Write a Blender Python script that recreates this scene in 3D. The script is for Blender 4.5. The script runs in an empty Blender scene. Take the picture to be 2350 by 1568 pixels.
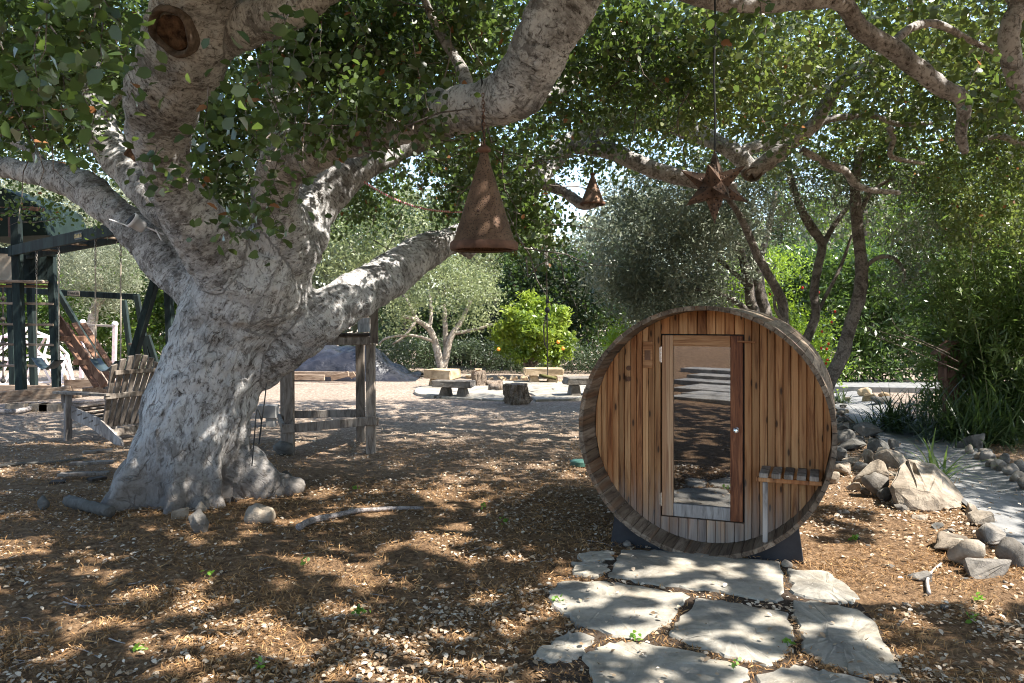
import bpy, bmesh, math, random
import numpy as np
from mathutils import Vector, Matrix, Quaternion

SC = bpy.context.scene
COL = SC.collection
R = math.radians
# ---------------------------------------------------------------- camera
EYE = 1.75
FPX, CX, HY = 1828.0, 1175.0, 725.0      # focal length, centre column and horizon row, measured on a 2350-wide copy of the photograph
cam_d = bpy.data.cameras.new('camera'); cam = bpy.data.objects.new('camera', cam_d); COL.objects.link(cam)
cam_d.sensor_width = 36.0; cam_d.lens = FPX / 2350.0 * 36.0
cam_d.shift_y = -(784.0 - HY) / 2350.0
cam_d.clip_end = 500.0
cam.location = (0, 0, EYE); cam.rotation_euler = (R(90), 0, 0)
cam_d.dof.use_dof = True; cam_d.dof.focus_distance = 6.2; cam_d.dof.aperture_fstop = 11.0
SC.camera = cam
# ---------------------------------------------------------------- sky, sun, exposure
SUN_EL = R(52)
SUN_H = Vector((0.97, -0.24, 0)).normalized()
SUN_DIR = (SUN_H * math.cos(SUN_EL) + Vector((0, 0, math.sin(SUN_EL)))).normalized()
world = bpy.data.worlds.new('World'); SC.world = world; world.use_nodes = True
wn = world.node_tree; bg = wn.nodes['Background']
sky = wn.nodes.new('ShaderNodeTexSky'); sky.sky_type = 'NISHITA'; sky.sun_disc = False
sky.sun_elevation = SUN_EL; sky.sun_rotation = math.atan2(SUN_DIR.x, SUN_DIR.y)
wn.links.new(sky.outputs[0], bg.inputs[0]); bg.inputs[1].default_value = 0.15
sun_d = bpy.data.lights.new('sun', 'SUN'); sun_d.energy = 5.0; sun_d.angle = R(0.53); sun_d.color = (1.0, 0.95, 0.87)
sun = bpy.data.objects.new('sun', sun_d); COL.objects.link(sun)
sun.rotation_euler = SUN_DIR.to_track_quat('Z', 'Y').to_euler(); sun.location = (20, -5, 30)
SC.view_settings.view_transform = 'Standard'; SC.view_settings.look = 'None'
SC.view_settings.exposure = 1.6; SC.view_settings.gamma = 1.0
SC.view_settings.use_curve_mapping = False
SC.cycles.filter_width = 1.05; SC.cycles.max_bounces = 6; SC.cycles.diffuse_bounces = 4; SC.cycles.glossy_bounces = 3
SC.cycles.transmission_bounces = 4; SC.cycles.transparent_max_bounces = 4
SC.cycles.sample_clamp_indirect = 6.0

random.seed(7)
RNG = np.random.default_rng(11)

def P(px, py, Y):                       # a point at depth Y seen at that place in the photograph
    return Vector(((px - CX) / FPX * Y, Y, EYE - (py - HY) / FPX * Y))
def G(px, py):                          # the ground point seen at that place
    Y = FPX * EYE / (py - HY)
    return Vector(((px - CX) / FPX * Y, Y, 0))
def W(npx, Y): return npx / FPX * Y     # photo width -> metres

# ---------------------------------------------------------------- value noise
_NG = RNG.random((64, 64, 64)).astype(np.float32)
def vnoise(p, scale=1.0, seed=0):
    q = np.asarray(p, dtype=np.float64) * scale + 17.31 * seed + 1000.0
    i = np.floor(q).astype(np.int64); f = q - i; f = f * f * (3 - 2 * f)
    def g(a, b, c): return _NG[(i[..., 0] + a) % 64, (i[..., 1] + b) % 64, (i[..., 2] + c) % 64]
    x, y, z = f[..., 0], f[..., 1], f[..., 2]
    r = 0
    for a in (0, 1):
        for b in (0, 1):
            for c in (0, 1):
                r = r + g(a, b, c) * (x if a else 1 - x) * (y if b else 1 - y) * (z if c else 1 - z)
    return r
def v2(x, y, scale, seed=0):
    return vnoise(np.stack([x, y, np.zeros_like(x) + 0.37], -1), scale, seed)

# ---------------------------------------------------------------- materials
def lin(c): return (c[0], c[1], c[2], 1.0)
class NT:
    def __init__(s, name, rough=0.7, spec=0.3):
        s.m = bpy.data.materials.new(name); s.m.use_nodes = True
        s.t = s.m.node_tree; s.b = s.t.nodes['Principled BSDF']; s.out = s.t.nodes['Material Output']
        s.b.inputs['Roughness'].default_value = rough
        s.b.inputs['Specular IOR Level'].default_value = spec
    def n(s, typ, **kw):
        x = s.t.nodes.new(typ)
        for k, v in kw.items(): setattr(x, k, v)
        return x
    def l(s, a, b): s.t.links.new(a, b)
    def coord(s, kind='Object', scale=(1, 1, 1), rnd=False):
        c = s.n('ShaderNodeTexCoord'); o = c.outputs[kind]
        mp = s.n('ShaderNodeMapping'); mp.inputs['Scale'].default_value = scale; s.l(o, mp.inputs['Vector'])
        if rnd:
            oi = s.n('ShaderNodeObjectInfo'); mu = s.n('ShaderNodeMath', operation='MULTIPLY'); mu.inputs[1].default_value = 53.0
            s.l(oi.outputs['Random'], mu.inputs[0]); s.l(mu.outputs[0], mp.inputs['Location'])
        return mp.outputs[0]
    def pos(s, scale=(1, 1, 1)):
        g = s.n('ShaderNodeNewGeometry'); mp = s.n('ShaderNodeMapping'); mp.inputs['Scale'].default_value = scale
        s.l(g.outputs['Position'], mp.inputs['Vector']); return mp.outputs[0]
    def noise(s, vec, scale, detail=5, rough=0.6, dist=0.0):
        x = s.n('ShaderNodeTexNoise'); x.inputs['Scale'].default_value = scale; x.inputs['Detail'].default_value = detail
        x.inputs['Roughness'].default_value = rough; x.inputs['Distortion'].default_value = dist
        s.l(vec, x.inputs['Vector']); return x.outputs['Fac']
    def voro(s, vec, scale, feature='F1', out='Distance'):
        x = s.n('ShaderNodeTexVoronoi', feature=feature); x.inputs['Scale'].default_value = scale
        s.l(vec, x.inputs['Vector']); return x.outputs[out]
    def ramp(s, fac, stops):
        x = s.n('ShaderNodeValToRGB'); e = x.color_ramp.elements
        while len(e) < len(stops): e.new(0.5)
        for el, (p, c) in zip(e, stops):
            el.position = p; el.color = lin(c) if not isinstance(c, (int, float)) else (c, c, c, 1)
        s.l(fac, x.inputs[0]); return x.outputs[0]
    def mix(s, fac, a, b, mode='MIX'):
        x = s.n('ShaderNodeMix', data_type='RGBA', blend_type=mode)
        for sock, v in ((x.inputs[0], fac), (x.inputs[6], a), (x.inputs[7], b)):
            if isinstance(v, (int, float)): sock.default_value = v
            elif isinstance(v, tuple): sock.default_value = lin(v)
            else: s.l(v, sock)
        return x.outputs[2]
    def math(s, op, a, b=None):
        x = s.n('ShaderNodeMath', operation=op)
        for sock, v in ((x.inputs[0], a), (x.inputs[1], b)):
            if v is None: continue
            if isinstance(v, (int, float)): sock.default_value = v
            else: s.l(v, sock)
        return x.outputs[0]
    def bump(s, h, strength=0.5, dist=0.02, prev=None):
        x = s.n('ShaderNodeBump'); x.inputs['Strength'].default_value = strength; x.inputs['Distance'].default_value = dist
        s.l(h, x.inputs['Height'])
        if prev: s.l(prev, x.inputs['Normal'])
        s.l(x.outputs[0], s.b.inputs['Normal']); return x.outputs[0]
    def col(s, c):
        if isinstance(c, tuple): s.b.inputs['Base Color'].default_value = lin(c)
        else: s.l(c, s.b.inputs['Base Color'])

M = {}
def leaf_mat(key, dark, mid, light, trans, tmix=0.35, rough=0.4, spec=0.5):
    x = NT(key, rough, spec)
    a = x.n('ShaderNodeAttribute', attribute_name='tone')
    c = x.ramp(a.outputs['Fac'], [(0.0, dark), (0.55, mid), (1.0, light)])
    x.col(c)
    tr = x.n('ShaderNodeBsdfTranslucent')
    tc = x.mix(0.75, c, trans); x.l(tc, tr.inputs['Color'])
    ms = x.n('ShaderNodeMixShader'); ms.inputs[0].default_value = tmix
    x.l(x.b.outputs[0], ms.inputs[1]); x.l(tr.outputs[0], ms.inputs[2]); x.l(ms.outputs[0], x.out.inputs[0])
    M[key] = x.m
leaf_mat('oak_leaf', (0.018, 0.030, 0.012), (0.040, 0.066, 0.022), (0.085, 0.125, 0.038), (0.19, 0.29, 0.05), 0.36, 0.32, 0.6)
leaf_mat('backlit_oak_leaf', (0.020, 0.034, 0.012), (0.058, 0.082, 0.027), (0.18, 0.21, 0.07), (0.28, 0.36, 0.07), 0.40, 0.30, 0.6)  # lit copy of oak_leaf, backlight on the right side put into the colour
leaf_mat('oak_leaf_dry', (0.16, 0.07, 0.03), (0.28, 0.13, 0.06), (0.38, 0.22, 0.11), (0.45, 0.2, 0.08), 0.35, 0.6, 0.2)
leaf_mat('olive_leaf', (0.10, 0.12, 0.08), (0.18, 0.205, 0.14), (0.32, 0.34, 0.26), (0.22, 0.27, 0.14), 0.22, 0.42)
leaf_mat('silver_leaf', (0.13, 0.15, 0.09), (0.24, 0.26, 0.17), (0.38, 0.39, 0.28), (0.36, 0.38, 0.22), 0.35, 0.5)
leaf_mat('hedge_leaf', (0.020, 0.040, 0.010), (0.050, 0.095, 0.018), (0.11, 0.17, 0.030), (0.26, 0.40, 0.04), 0.35, 0.38)
leaf_mat('ivy_leaf', (0.012, 0.026, 0.008), (0.028, 0.055, 0.014), (0.06, 0.10, 0.024), (0.12, 0.20, 0.03), 0.25, 0.4)
leaf_mat('laurel_leaf', (0.012, 0.028, 0.010), (0.032, 0.066, 0.020), (0.095, 0.15, 0.04), (0.20, 0.33, 0.05), 0.30, 0.30, 0.6)
leaf_mat('orange_leaf', (0.055, 0.095, 0.012), (0.13, 0.20, 0.022), (0.24, 0.30, 0.04), (0.42, 0.55, 0.06), 0.38, 0.42)
leaf_mat('apple_leaf', (0.09, 0.11, 0.05), (0.17, 0.20, 0.09), (0.30, 0.32, 0.16), (0.34, 0.40, 0.15), 0.35, 0.5)
leaf_mat('pomegranate_leaf', (0.05, 0.10, 0.012), (0.12, 0.21, 0.02), (0.22, 0.32, 0.035), (0.45, 0.62, 0.05), 0.42, 0.45)
leaf_mat('bamboo_leaf', (0.024, 0.044, 0.014), (0.062, 0.105, 0.030), (0.17, 0.22, 0.07), (0.26, 0.40, 0.08), 0.38, 0.4)
leaf_mat('strap_leaf', (0.02, 0.036, 0.016), (0.042, 0.07, 0.028), (0.10, 0.14, 0.055), (0.12, 0.2, 0.04), 0.25, 0.35)
leaf_mat('shrub_leaf', (0.025, 0.038, 0.020), (0.05, 0.072, 0.035), (0.10, 0.13, 0.065), (0.12, 0.17, 0.06), 0.25, 0.5)
leaf_mat('weed_leaf', (0.08, 0.17, 0.02), (0.13, 0.27, 0.03), (0.2, 0.36, 0.05), (0.3, 0.5, 0.06), 0.4, 0.5)
leaf_mat('litter_leaf', (0.22, 0.15, 0.09), (0.44, 0.34, 0.24), (0.72, 0.64, 0.53), (0.45, 0.33, 0.2), 0.12, 0.55, 0.25)
leaf_mat('catkin', (0.16, 0.085, 0.036), (0.34, 0.195, 0.088), (0.52, 0.33, 0.16), (0.4, 0.22, 0.08), 0.15, 0.8, 0.1)
leaf_mat('red_petal', (0.5, 0.03, 0.01), (0.6, 0.05, 0.015), (0.7, 0.12, 0.02), (0.8, 0.1, 0.02), 0.3, 0.5)

def bark(key, light, mid, dark, crack=1.0, sc=1.0, bstr=0.9, attr=False):
    x = NT(key, 0.85, 0.15)
    def crd(scale):                     # the trunk carries its own grain coordinates: across, across, along the limb
        if not attr: return x.coord('Object', scale)
        a_ = x.n('ShaderNodeAttribute', attribute_name='grain'); mp = x.n('ShaderNodeMapping'); mp.inputs['Scale'].default_value = scale
        x.l(a_.outputs['Vector'], mp.inputs['Vector']); return mp.outputs[0]
    v = crd((1, 1, 1))
    warp = x.noise(v, 1.7 * sc, 4, 0.6)
    patch = x.noise(v, 2.3 * sc, 9, 0.70, 0.8)
    fine = x.noise(crd((25 * sc, 25 * sc, 25 * sc)), 1.0, 8, 0.70, 0.5)
    lich = x.noise(v, 9.0 * sc, 8, 0.78, 0.5)
    c1 = x.ramp(fine, [(0.36, dark), (0.43, mid), (0.50, light), (0.8, tuple(min(1, a * 1.10) for a in light))])
    dpatch = x.ramp(patch, [(0.40, tuple(a * 0.62 + 0.12 for a in mid)), (0.55, (1, 1, 1))])
    c2 = x.mix(0.80, c1, dpatch, 'MULTIPLY')
    lf = x.ramp(lich, [(0.53, 0.0), (0.58, 1.0)])
    c3 = x.mix(x.math('MULTIPLY', lf, 0.45), c2, tuple(min(1, a * 1.15) for a in light))
    gl_ = x.ramp(x.noise(v, 4.5 * sc, 9, 0.76, 0.4), [(0.525, 0.0), (0.59, 1.0)])
    c3 = x.mix(x.math('MULTIPLY', gl_, 0.68), c3, tuple(a * 0.95 for a in dark))
    # short broken cracks
    vec = x.n('ShaderNodeVectorMath', operation='ADD'); x.l(crd((9 * sc, 9 * sc, 9 * sc)), vec.inputs[0])
    ws = x.n('ShaderNodeVectorMath', operation='SCALE'); ws.inputs['Scale'].default_value = 2.6
    nz = x.n('ShaderNodeTexNoise'); nz.inputs['Scale'].default_value = 5.0 * sc; nz.inputs['Detail'].default_value = 6; x.l(v, nz.inputs['Vector'])
    x.l(nz.outputs['Color'], ws.inputs[0]); x.l(ws.outputs[0], vec.inputs[1])
    vd = x.voro(vec.outputs[0], 1.0, 'DISTANCE_TO_EDGE')
    ck = x.ramp(vd, [(0.0, 1.0), (0.05, 0.0)])
    gate = x.ramp(x.noise(v, 6.5 * sc, 4, 0.65), [(0.50, 0.0), (0.60, 1.0)])
    ckf = x.math('MULTIPLY', x.math('MULTIPLY', ck, gate), crack)
    c4 = x.mix(x.math('MULTIPLY', ckf, 0.55), c3, tuple(a * 0.45 for a in dark))
    if attr:                            # soil and damp staining round the foot, ragged upper edge
        sz = x.n('ShaderNodeSeparateXYZ'); x.l(x.coord('Object'), sz.inputs[0])
        ft = x.n('ShaderNodeMapRange'); ft.inputs['From Min'].default_value = 0.0; ft.inputs['From Max'].default_value = 0.75
        ft.inputs['To Min'].default_value = 0.92; ft.inputs['To Max'].default_value = 0.0
        x.l(x.math('SUBTRACT', sz.outputs['Z'], x.math('MULTIPLY', x.math('SUBTRACT', patch, 0.45), 1.6)), ft.inputs['Value'])
        c4 = x.mix(ft.outputs[0], c4, x.mix(fine, (0.05, 0.042, 0.036), (0.30, 0.265, 0.235)))
    x.col(c4)
    h = x.math('SUBTRACT', x.math('ADD', x.math('MULTIPLY', fine, 0.8), x.math('MULTIPLY', lich, 0.5)), x.math('MULTIPLY', ckf, 0.5))
    x.bump(h, bstr, 0.03)
    M[key] = x.m
bark('oak_bark', (0.44, 0.415, 0.395), (0.27, 0.247, 0.228), (0.085, 0.072, 0.063))
bark('oak_trunk_bark', (0.56, 0.548, 0.535), (0.34, 0.322, 0.305), (0.088, 0.077, 0.070), attr=True)
bark('tree_bark', (0.23, 0.20, 0.175), (0.15, 0.125, 0.105), (0.07, 0.055, 0.045), 0.5, 2.2, 0.6)
bark('pale_bark', (0.52, 0.46, 0.39), (0.36, 0.30, 0.25), (0.18, 0.14, 0.11), 0.5, 2.2, 0.6)
bark('log_bark', (0.34, 0.27, 0.21), (0.21, 0.155, 0.115), (0.07, 0.05, 0.04), 1.0, 4.0, 1.0)
bark('stick_bark', (0.42, 0.38, 0.36), (0.30, 0.265, 0.25), (0.13, 0.11, 0.10), 0.4, 5.0, 0.5)

def wood(key, a, b, c, grain=(30, 30, 1.6), rough=0.75, knots=0.0, grey=None, var=0.35, world=False, bstr=0.25):
    x = NT(key, rough, 0.25)
    v = x.coord('Object', grain, rnd=True)
    g = x.noise(v, 1.0, 6, 0.62, 1.4)
    big = x.noise(x.coord('Object', tuple(s * 0.22 for s in grain), rnd=True), 1.0, 3, 0.5, 0.8)
    cc = x.ramp(g, [(0.33, c), (0.45, b), (0.58, a)])
    stain = x.ramp(big, [(0.40, tuple(min(1, q * 1.1 + .08) for q in b)), (0.58, (1, 1, 1))])
    cc = x.mix(0.6, cc, stain, 'MULTIPLY')
    oi = x.n('ShaderNodeObjectInfo')
    vr = x.ramp(oi.outputs['Random'], [(0.0, (1 - var, 1 - var * 1.1, 1 - var * 1.2)), (0.5, (1, 1, 1)), (1.0, (1 + var * .35, 1 + var * .25, 1 + var * .15))])
    cc = x.mix(1.0, cc, vr, 'MULTIPLY')
    if knots:
        sk = x.n('ShaderNodeSeparateXYZ'); x.l(x.coord('Object', (8, 8, 2.4), rnd=True), sk.inputs[0]); ck_ = x.n('ShaderNodeCombineXYZ'); x.l(sk.outputs['X'], ck_.inputs['X']); x.l(sk.outputs['Z'], ck_.inputs['Y'])
        kv = x.n('ShaderNodeTexVoronoi', voronoi_dimensions='2D'); kv.inputs['Scale'].default_value = 1.0; x.l(ck_.outputs[0], kv.inputs['Vector']); k = kv.outputs['Distance']
        kf = x.ramp(k, [(0.045, 1.0), (0.085, 0.0)])
        ring = x.ramp(k, [(0.10, 0.5), (0.26, 0.0)])
        cc = x.mix(x.math('MULTIPLY', ring, 0.8), cc, (0.22, 0.10, 0.04))
        cc = x.mix(x.math('MULTIPLY', kf, knots), cc, (0.045, 0.022, 0.012))
    if grey:                                 # weathered grey towards the splashed foot of the wall
        sx = x.n('ShaderNodeSeparateXYZ'); tc = x.n('ShaderNodeTexCoord'); x.l(tc.outputs['Object'], sx.inputs[0])
        wv = x.noise(x.coord('Object', (16, 4, 1.5), rnd=True), 1.0, 4, 0.6)
        zz = x.math('ADD', sx.outputs['Z'], x.math('MULTIPLY', x.math('SUBTRACT', wv, 0.5), 0.9))
        mr = x.n('ShaderNodeMapRange'); mr.inputs['From Min'].default_value = grey[0]; mr.inputs['From Max'].default_value = grey[1]
        mr.inputs['To Min'].default_value = 0.85; mr.inputs['To Max'].default_value = 0.0
        x.l(zz, mr.inputs['Value'])
        gc = x.ramp(g, [(0.3, (0.17, 0.145, 0.125)), (0.65, (0.36, 0.325, 0.29))])
        cc = x.mix(mr.outputs[0], cc, gc)
    x.col(cc); x.bump(g, bstr, 0.01); M[key] = x.m
wood('cedar', (0.60, 0.345, 0.165), (0.46, 0.232, 0.10), (0.18, 0.074, 0.030), (19, 19, 1.0), 0.65, 0.9, (0.06, 0.50), 0.42)
wood('cedar_door', (0.56, 0.36, 0.21), (0.44, 0.26, 0.145), (0.28, 0.145, 0.075), (26, 26, 1.1), 0.6, 0, (0.0, 0.42), 0.10)
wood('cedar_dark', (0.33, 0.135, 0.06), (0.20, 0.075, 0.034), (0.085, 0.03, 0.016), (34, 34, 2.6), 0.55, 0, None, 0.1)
wood('cedar_rail', (0.52, 0.29, 0.14), (0.40, 0.20, 0.09), (0.25, 0.12, 0.05), (2.0, 26, 30), 0.6, 0, None, 0.12)
wood('stave_wood', (0.27, 0.215, 0.16), (0.18, 0.135, 0.10), (0.09, 0.064, 0.046), (24, 2.0, 24), 0.8, 0.35, None, 0.4)
wood('grey_wood', (0.33, 0.29, 0.25), (0.225, 0.19, 0.16), (0.11, 0.09, 0.075), (14, 14, 3.0), 0.85, 0, None, 0.25)
wood('chair_wood', (0.27, 0.235, 0.205), (0.175, 0.148, 0.128), (0.09, 0.074, 0.062), (18, 18, 3.0), 0.8, 0, None, 0.25)
wood('pale_wood', (0.41, 0.38, 0.35), (0.31, 0.28, 0.26), (0.17, 0.155, 0.145), (18, 18, 3.0), 0.85, 0, None, 0.15)
wood('timber', (0.36, 0.28, 0.21), (0.26, 0.19, 0.14), (0.13, 0.09, 0.065), (3.0, 20, 20), 0.8, 0, None, 0.3)
wood('brown_wood', (0.24, 0.135, 0.085), (0.16, 0.085, 0.052), (0.08, 0.042, 0.028), (12, 12, 3.0), 0.8, 0, None, 0.3)
wood('red_wood', (0.20, 0.115, 0.09), (0.13, 0.072, 0.056), (0.065, 0.036, 0.028), (16, 16, 2.0), 0.8, 0, None, 0.2)
wood('fence_wood', (0.07, 0.055, 0.045), (0.05, 0.038, 0.03), (0.025, 0.02, 0.016), (12, 12, 2.0), 0.9, 0, None, 0.3)
wood('green_wood', (0.024, 0.040, 0.037), (0.016, 0.027, 0.026), (0.010, 0.016, 0.016), (18, 18, 2.4), 0.85, 0, None, 0.12)

def simple(key, a, b, sc=8.0, rough=0.7, spec=0.3, bstr=0.3, bd=0.01, metal=0.0, space='Object', lo=0.35, hi=0.65):
    x = NT(key, rough, spec); x.b.inputs['Metallic'].default_value = metal
    v = x.coord('Object') if space == 'Object' else x.pos()
    f = x.noise(v, sc, 8, 0.65, 0.3)
    x.col(x.ramp(f, [(lo, a), (hi, b)]))
    if bstr: x.bump(f, bstr, bd)
    M[key] = x.m
simple('rust', (0.085, 0.045, 0.030), (0.20, 0.105, 0.068), 9, 0.75, 0.35, 0.4, 0.006, 0.25)
simple('dark_rust', (0.055, 0.032, 0.026), (0.155, 0.09, 0.065), 12, 0.7, 0.35, 0.4, 0.006, 0.25)
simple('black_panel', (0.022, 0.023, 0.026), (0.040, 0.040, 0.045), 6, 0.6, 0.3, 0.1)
simple('black_cord', (0.012, 0.012, 0.012), (0.03, 0.03, 0.03), 30, 0.6, 0.3, 0.0)
simple('chain_metal', (0.14, 0.125, 0.11), (0.28, 0.25, 0.22), 40, 0.5, 0.5, 0.1, 0.002, 0.6)
simple('steel', (0.55, 0.55, 0.56), (0.75, 0.75, 0.76), 40, 0.25, 0.5, 0.0, 0.001, 1.0)
simple('white_paint', (0.66, 0.64, 0.64), (0.82, 0.80, 0.79), 8, 0.5, 0.4, 0.1)
simple('pink_paint', (0.62, 0.47, 0.47), (0.78, 0.68, 0.68), 10, 0.6, 0.3, 0.1)
simple('concrete', (0.15, 0.15, 0.15), (0.24, 0.235, 0.225), 5, 0.85, 0.25, 0.25, 0.01)
simple('tan_canvas', (0.34, 0.28, 0.21), (0.46, 0.39, 0.30), 5, 0.85, 0.1, 0.1)
simple('green_canvas', (0.006, 0.014, 0.011), (0.011, 0.023, 0.018), 5, 0.8, 0.2, 0.1)
simple('swing_seat', (0.03, 0.045, 0.047), (0.05, 0.068, 0.07), 5, 0.45, 0.4, 0.0)
simple('rope', (0.30, 0.25, 0.20), (0.45, 0.39, 0.32), 60, 0.9, 0.1, 0.3, 0.003)
simple('rope_dark', (0.07, 0.06, 0.05), (0.14, 0.12, 0.10), 60, 0.9, 0.1, 0.3, 0.003)
simple('orange_peel', (0.75, 0.24, 0.02), (0.85, 0.33, 0.03), 30, 0.4, 0.5, 0.1, 0.002)
simple('moss_log', (0.085, 0.085, 0.03), (0.17, 0.155, 0.07), 16, 0.9, 0.1, 0.6)
simple('sprinkler_green', (0.03, 0.085, 0.065), (0.05, 0.12, 0.095), 9, 0.5, 0.4, 0.0)
simple('cane_green', (0.10, 0.11, 0.04), (0.20, 0.20, 0.08), 5, 0.5, 0.3, 0.0)
simple('gold', (0.55, 0.38, 0.10), (0.70, 0.5, 0.16), 10, 0.5, 0.4, 0.0)
simple('dark_wound', (0.022, 0.012, 0.008), (0.17, 0.095, 0.055), 14, 0.9, 0.1, 1.0, 0.03)
simple('cambium', (0.06, 0.044, 0.034), (0.19, 0.145, 0.115), 16, 0.9, 0.1, 0.7, 0.02)

def stone(key, a, b, c, sc=3.0, bstr=0.55, specks=0.5):
    x = NT(key, 0.85, 0.2)
    v = x.coord('Object', rnd=True)
    f = x.noise(v, sc, 9, 0.66, 0.4); f2 = x.noise(v, sc * 7, 6, 0.7)
    cc = x.ramp(f, [(0.30, c), (0.48, b), (0.66, a)])
    cc = x.mix(0.35, cc, x.ramp(f2, [(0.35, (0.55, 0.55, 0.55)), (0.6, (1.0, 1.0, 1.0))]), 'MULTIPLY')
    st_ = x.ramp(x.noise(v, sc * .8, 6, 0.7, 1.0), [(0.38, (0.50, 0.47, 0.43)), (0.55, (1.0, 1.0, 1.0))])
    cc = x.mix(0.7, cc, st_, 'MULTIPLY')
    sp = x.ramp(x.voro(v, sc * 9), [(0.03, 1.0), (0.06, 0.0)])
    cc = x.mix(x.math('MULTIPLY', sp, specks * 0.6), cc, (0.75, 0.74, 0.72))
    x.col(cc)
    x.bump(x.math('ADD', f, x.math('MULTIPLY', f2, 0.35)), bstr, 0.03)
    M[key] = x.m
stone('flagstone', (0.42, 0.375, 0.30), (0.325, 0.30, 0.255), (0.20, 0.19, 0.17), 2.6, 0.6, 0.9)
stone('rock_tan', (0.42, 0.355, 0.28), (0.30, 0.25, 0.195), (0.15, 0.122, 0.095), 3.0, 0.8)
stone('rock_grey', (0.26, 0.235, 0.205), (0.18, 0.163, 0.143), (0.10, 0.092, 0.082), 3.4, 0.8)
stone('rock_dark', (0.17, 0.16, 0.145), (0.115, 0.11, 0.10), (0.065, 0.062, 0.056), 4)
stone('sandstone', (0.55, 0.43, 0.29), (0.44, 0.33, 0.21), (0.28, 0.205, 0.13), 2.6)

# mulch ground
x = NT('mulch', 0.95, 0.1)
v = x.pos()
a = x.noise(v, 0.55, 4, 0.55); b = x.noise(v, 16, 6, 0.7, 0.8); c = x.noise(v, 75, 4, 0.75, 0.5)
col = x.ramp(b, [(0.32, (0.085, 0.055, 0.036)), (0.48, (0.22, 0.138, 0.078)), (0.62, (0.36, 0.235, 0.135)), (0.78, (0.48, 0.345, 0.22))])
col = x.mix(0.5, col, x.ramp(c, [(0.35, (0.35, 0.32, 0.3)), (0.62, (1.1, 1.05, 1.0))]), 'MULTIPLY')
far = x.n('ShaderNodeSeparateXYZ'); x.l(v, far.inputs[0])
sun_pale = x.n('ShaderNodeMapRange'); sun_pale.inputs['From Min'].default_value = 9.0; sun_pale.inputs['From Max'].default_value = 15.5
x.l(x.math('ADD', far.outputs['Y'], x.math('MULTIPLY', a, 3.0)), sun_pale.inputs['Value'])
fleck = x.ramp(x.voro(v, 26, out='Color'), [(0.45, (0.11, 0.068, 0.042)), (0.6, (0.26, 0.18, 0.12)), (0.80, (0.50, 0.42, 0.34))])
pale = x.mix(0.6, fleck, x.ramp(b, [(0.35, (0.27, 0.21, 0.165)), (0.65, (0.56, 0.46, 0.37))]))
col = x.mix(sun_pale.outputs[0], col, pale)  # pale chips far off, also whitened to carry the clearing's sunlight in the colour
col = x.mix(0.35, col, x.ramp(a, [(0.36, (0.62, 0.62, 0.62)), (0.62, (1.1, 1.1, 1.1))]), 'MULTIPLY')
vor = x.voro(v, 34)
x.col(col)
x.bump(x.math('ADD', x.math('MULTIPLY', b, 1.2), x.math('ADD', c, x.math('MULTIPLY', vor, 0.7))), 0.9, 0.03)
M['mulch'] = x.m
# soil in the joints, tarp, glass, crystal knob, striped rope
simple('dark_soil', (0.035, 0.026, 0.02), (0.085, 0.062, 0.046), 40, 0.95, 0.1, 0.9, 0.02)
x = NT('tarp', 0.32, 0.5); f = x.noise(x.coord('Object'), 3.0, 6, 0.6, 1.0)
x.col(x.ramp(f, [(0.4, (0.010, 0.010, 0.013)), (0.7, (0.030, 0.030, 0.036))])); x.bump(f, 0.6, 0.06); M['tarp'] = x.m
x = NT('door_glass', 0.015, 0.5); x.col((0.012, 0.012, 0.014))
gl = x.n('ShaderNodeBsdfGlossy'); gl.inputs['Roughness'].default_value = 0.01; gl.inputs['Color'].default_value = (0.80, 0.82, 0.88, 1)
tr = x.n('ShaderNodeBsdfTransparent'); tr.inputs['Color'].default_value = (0.55, 0.55, 0.56, 1)
m1 = x.n('ShaderNodeMixShader'); m1.inputs[0].default_value = 0.26
x.l(tr.outputs[0], m1.inputs[1]); x.l(gl.outputs[0], m1.inputs[2]); x.l(m1.outputs[0], x.out.inputs[0]); M['door_glass'] = x.m
x = NT('crystal', 0.03, 0.8); x.col((0.85, 0.87, 0.88)); x.b.inputs['Metallic'].default_value = 0.75; M['crystal'] = x.m
x = NT('striped_rope', 0.8, 0.2); wv = x.n('ShaderNodeTexWave'); wv.inputs['Scale'].default_value = 14; x.l(x.coord('Object'), wv.inputs['Vector'])
x.col(x.ramp(wv.outputs['Fac'], [(0.45, (0.55, 0.10, 0.13)), (0.55, (0.75, 0.72, 0.70))])); M['striped_rope'] = x.m
# pierced rusty metal
def pierced(key, lo, hi, sc):
    x = NT(key, 0.55, 0.4); x.b.inputs['Metallic'].default_value = 0.55
    v = x.coord('Object'); f = x.noise(v, 9, 8, 0.65)
    cc = x.ramp(f, [(0.35, lo), (0.65, hi)])
    vo = x.voro(v, sc); h = x.ramp(vo, [(0.26, 1.0), (0.36, 0.0)])
    gate = x.ramp(x.noise(v, 7.0, 2, 0.5), [(0.34, 0.0), (0.40, 1.0)])
    hf = x.math('MULTIPLY', h, gate)
    x.col(x.mix(x.math('MULTIPLY', hf, 0.8), cc, (0.016, 0.010, 0.008)))
    x.bump(x.math('SUBTRACT', x.math('MULTIPLY', f, 0.4), hf), 0.6, 0.006); M[key] = x.m
pierced('pierced_rust', (0.115, 0.068, 0.045), (0.24, 0.145, 0.092), 84)
pierced('pierced_star', (0.060, 0.038, 0.028), (0.185, 0.112, 0.074), 46)

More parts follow.
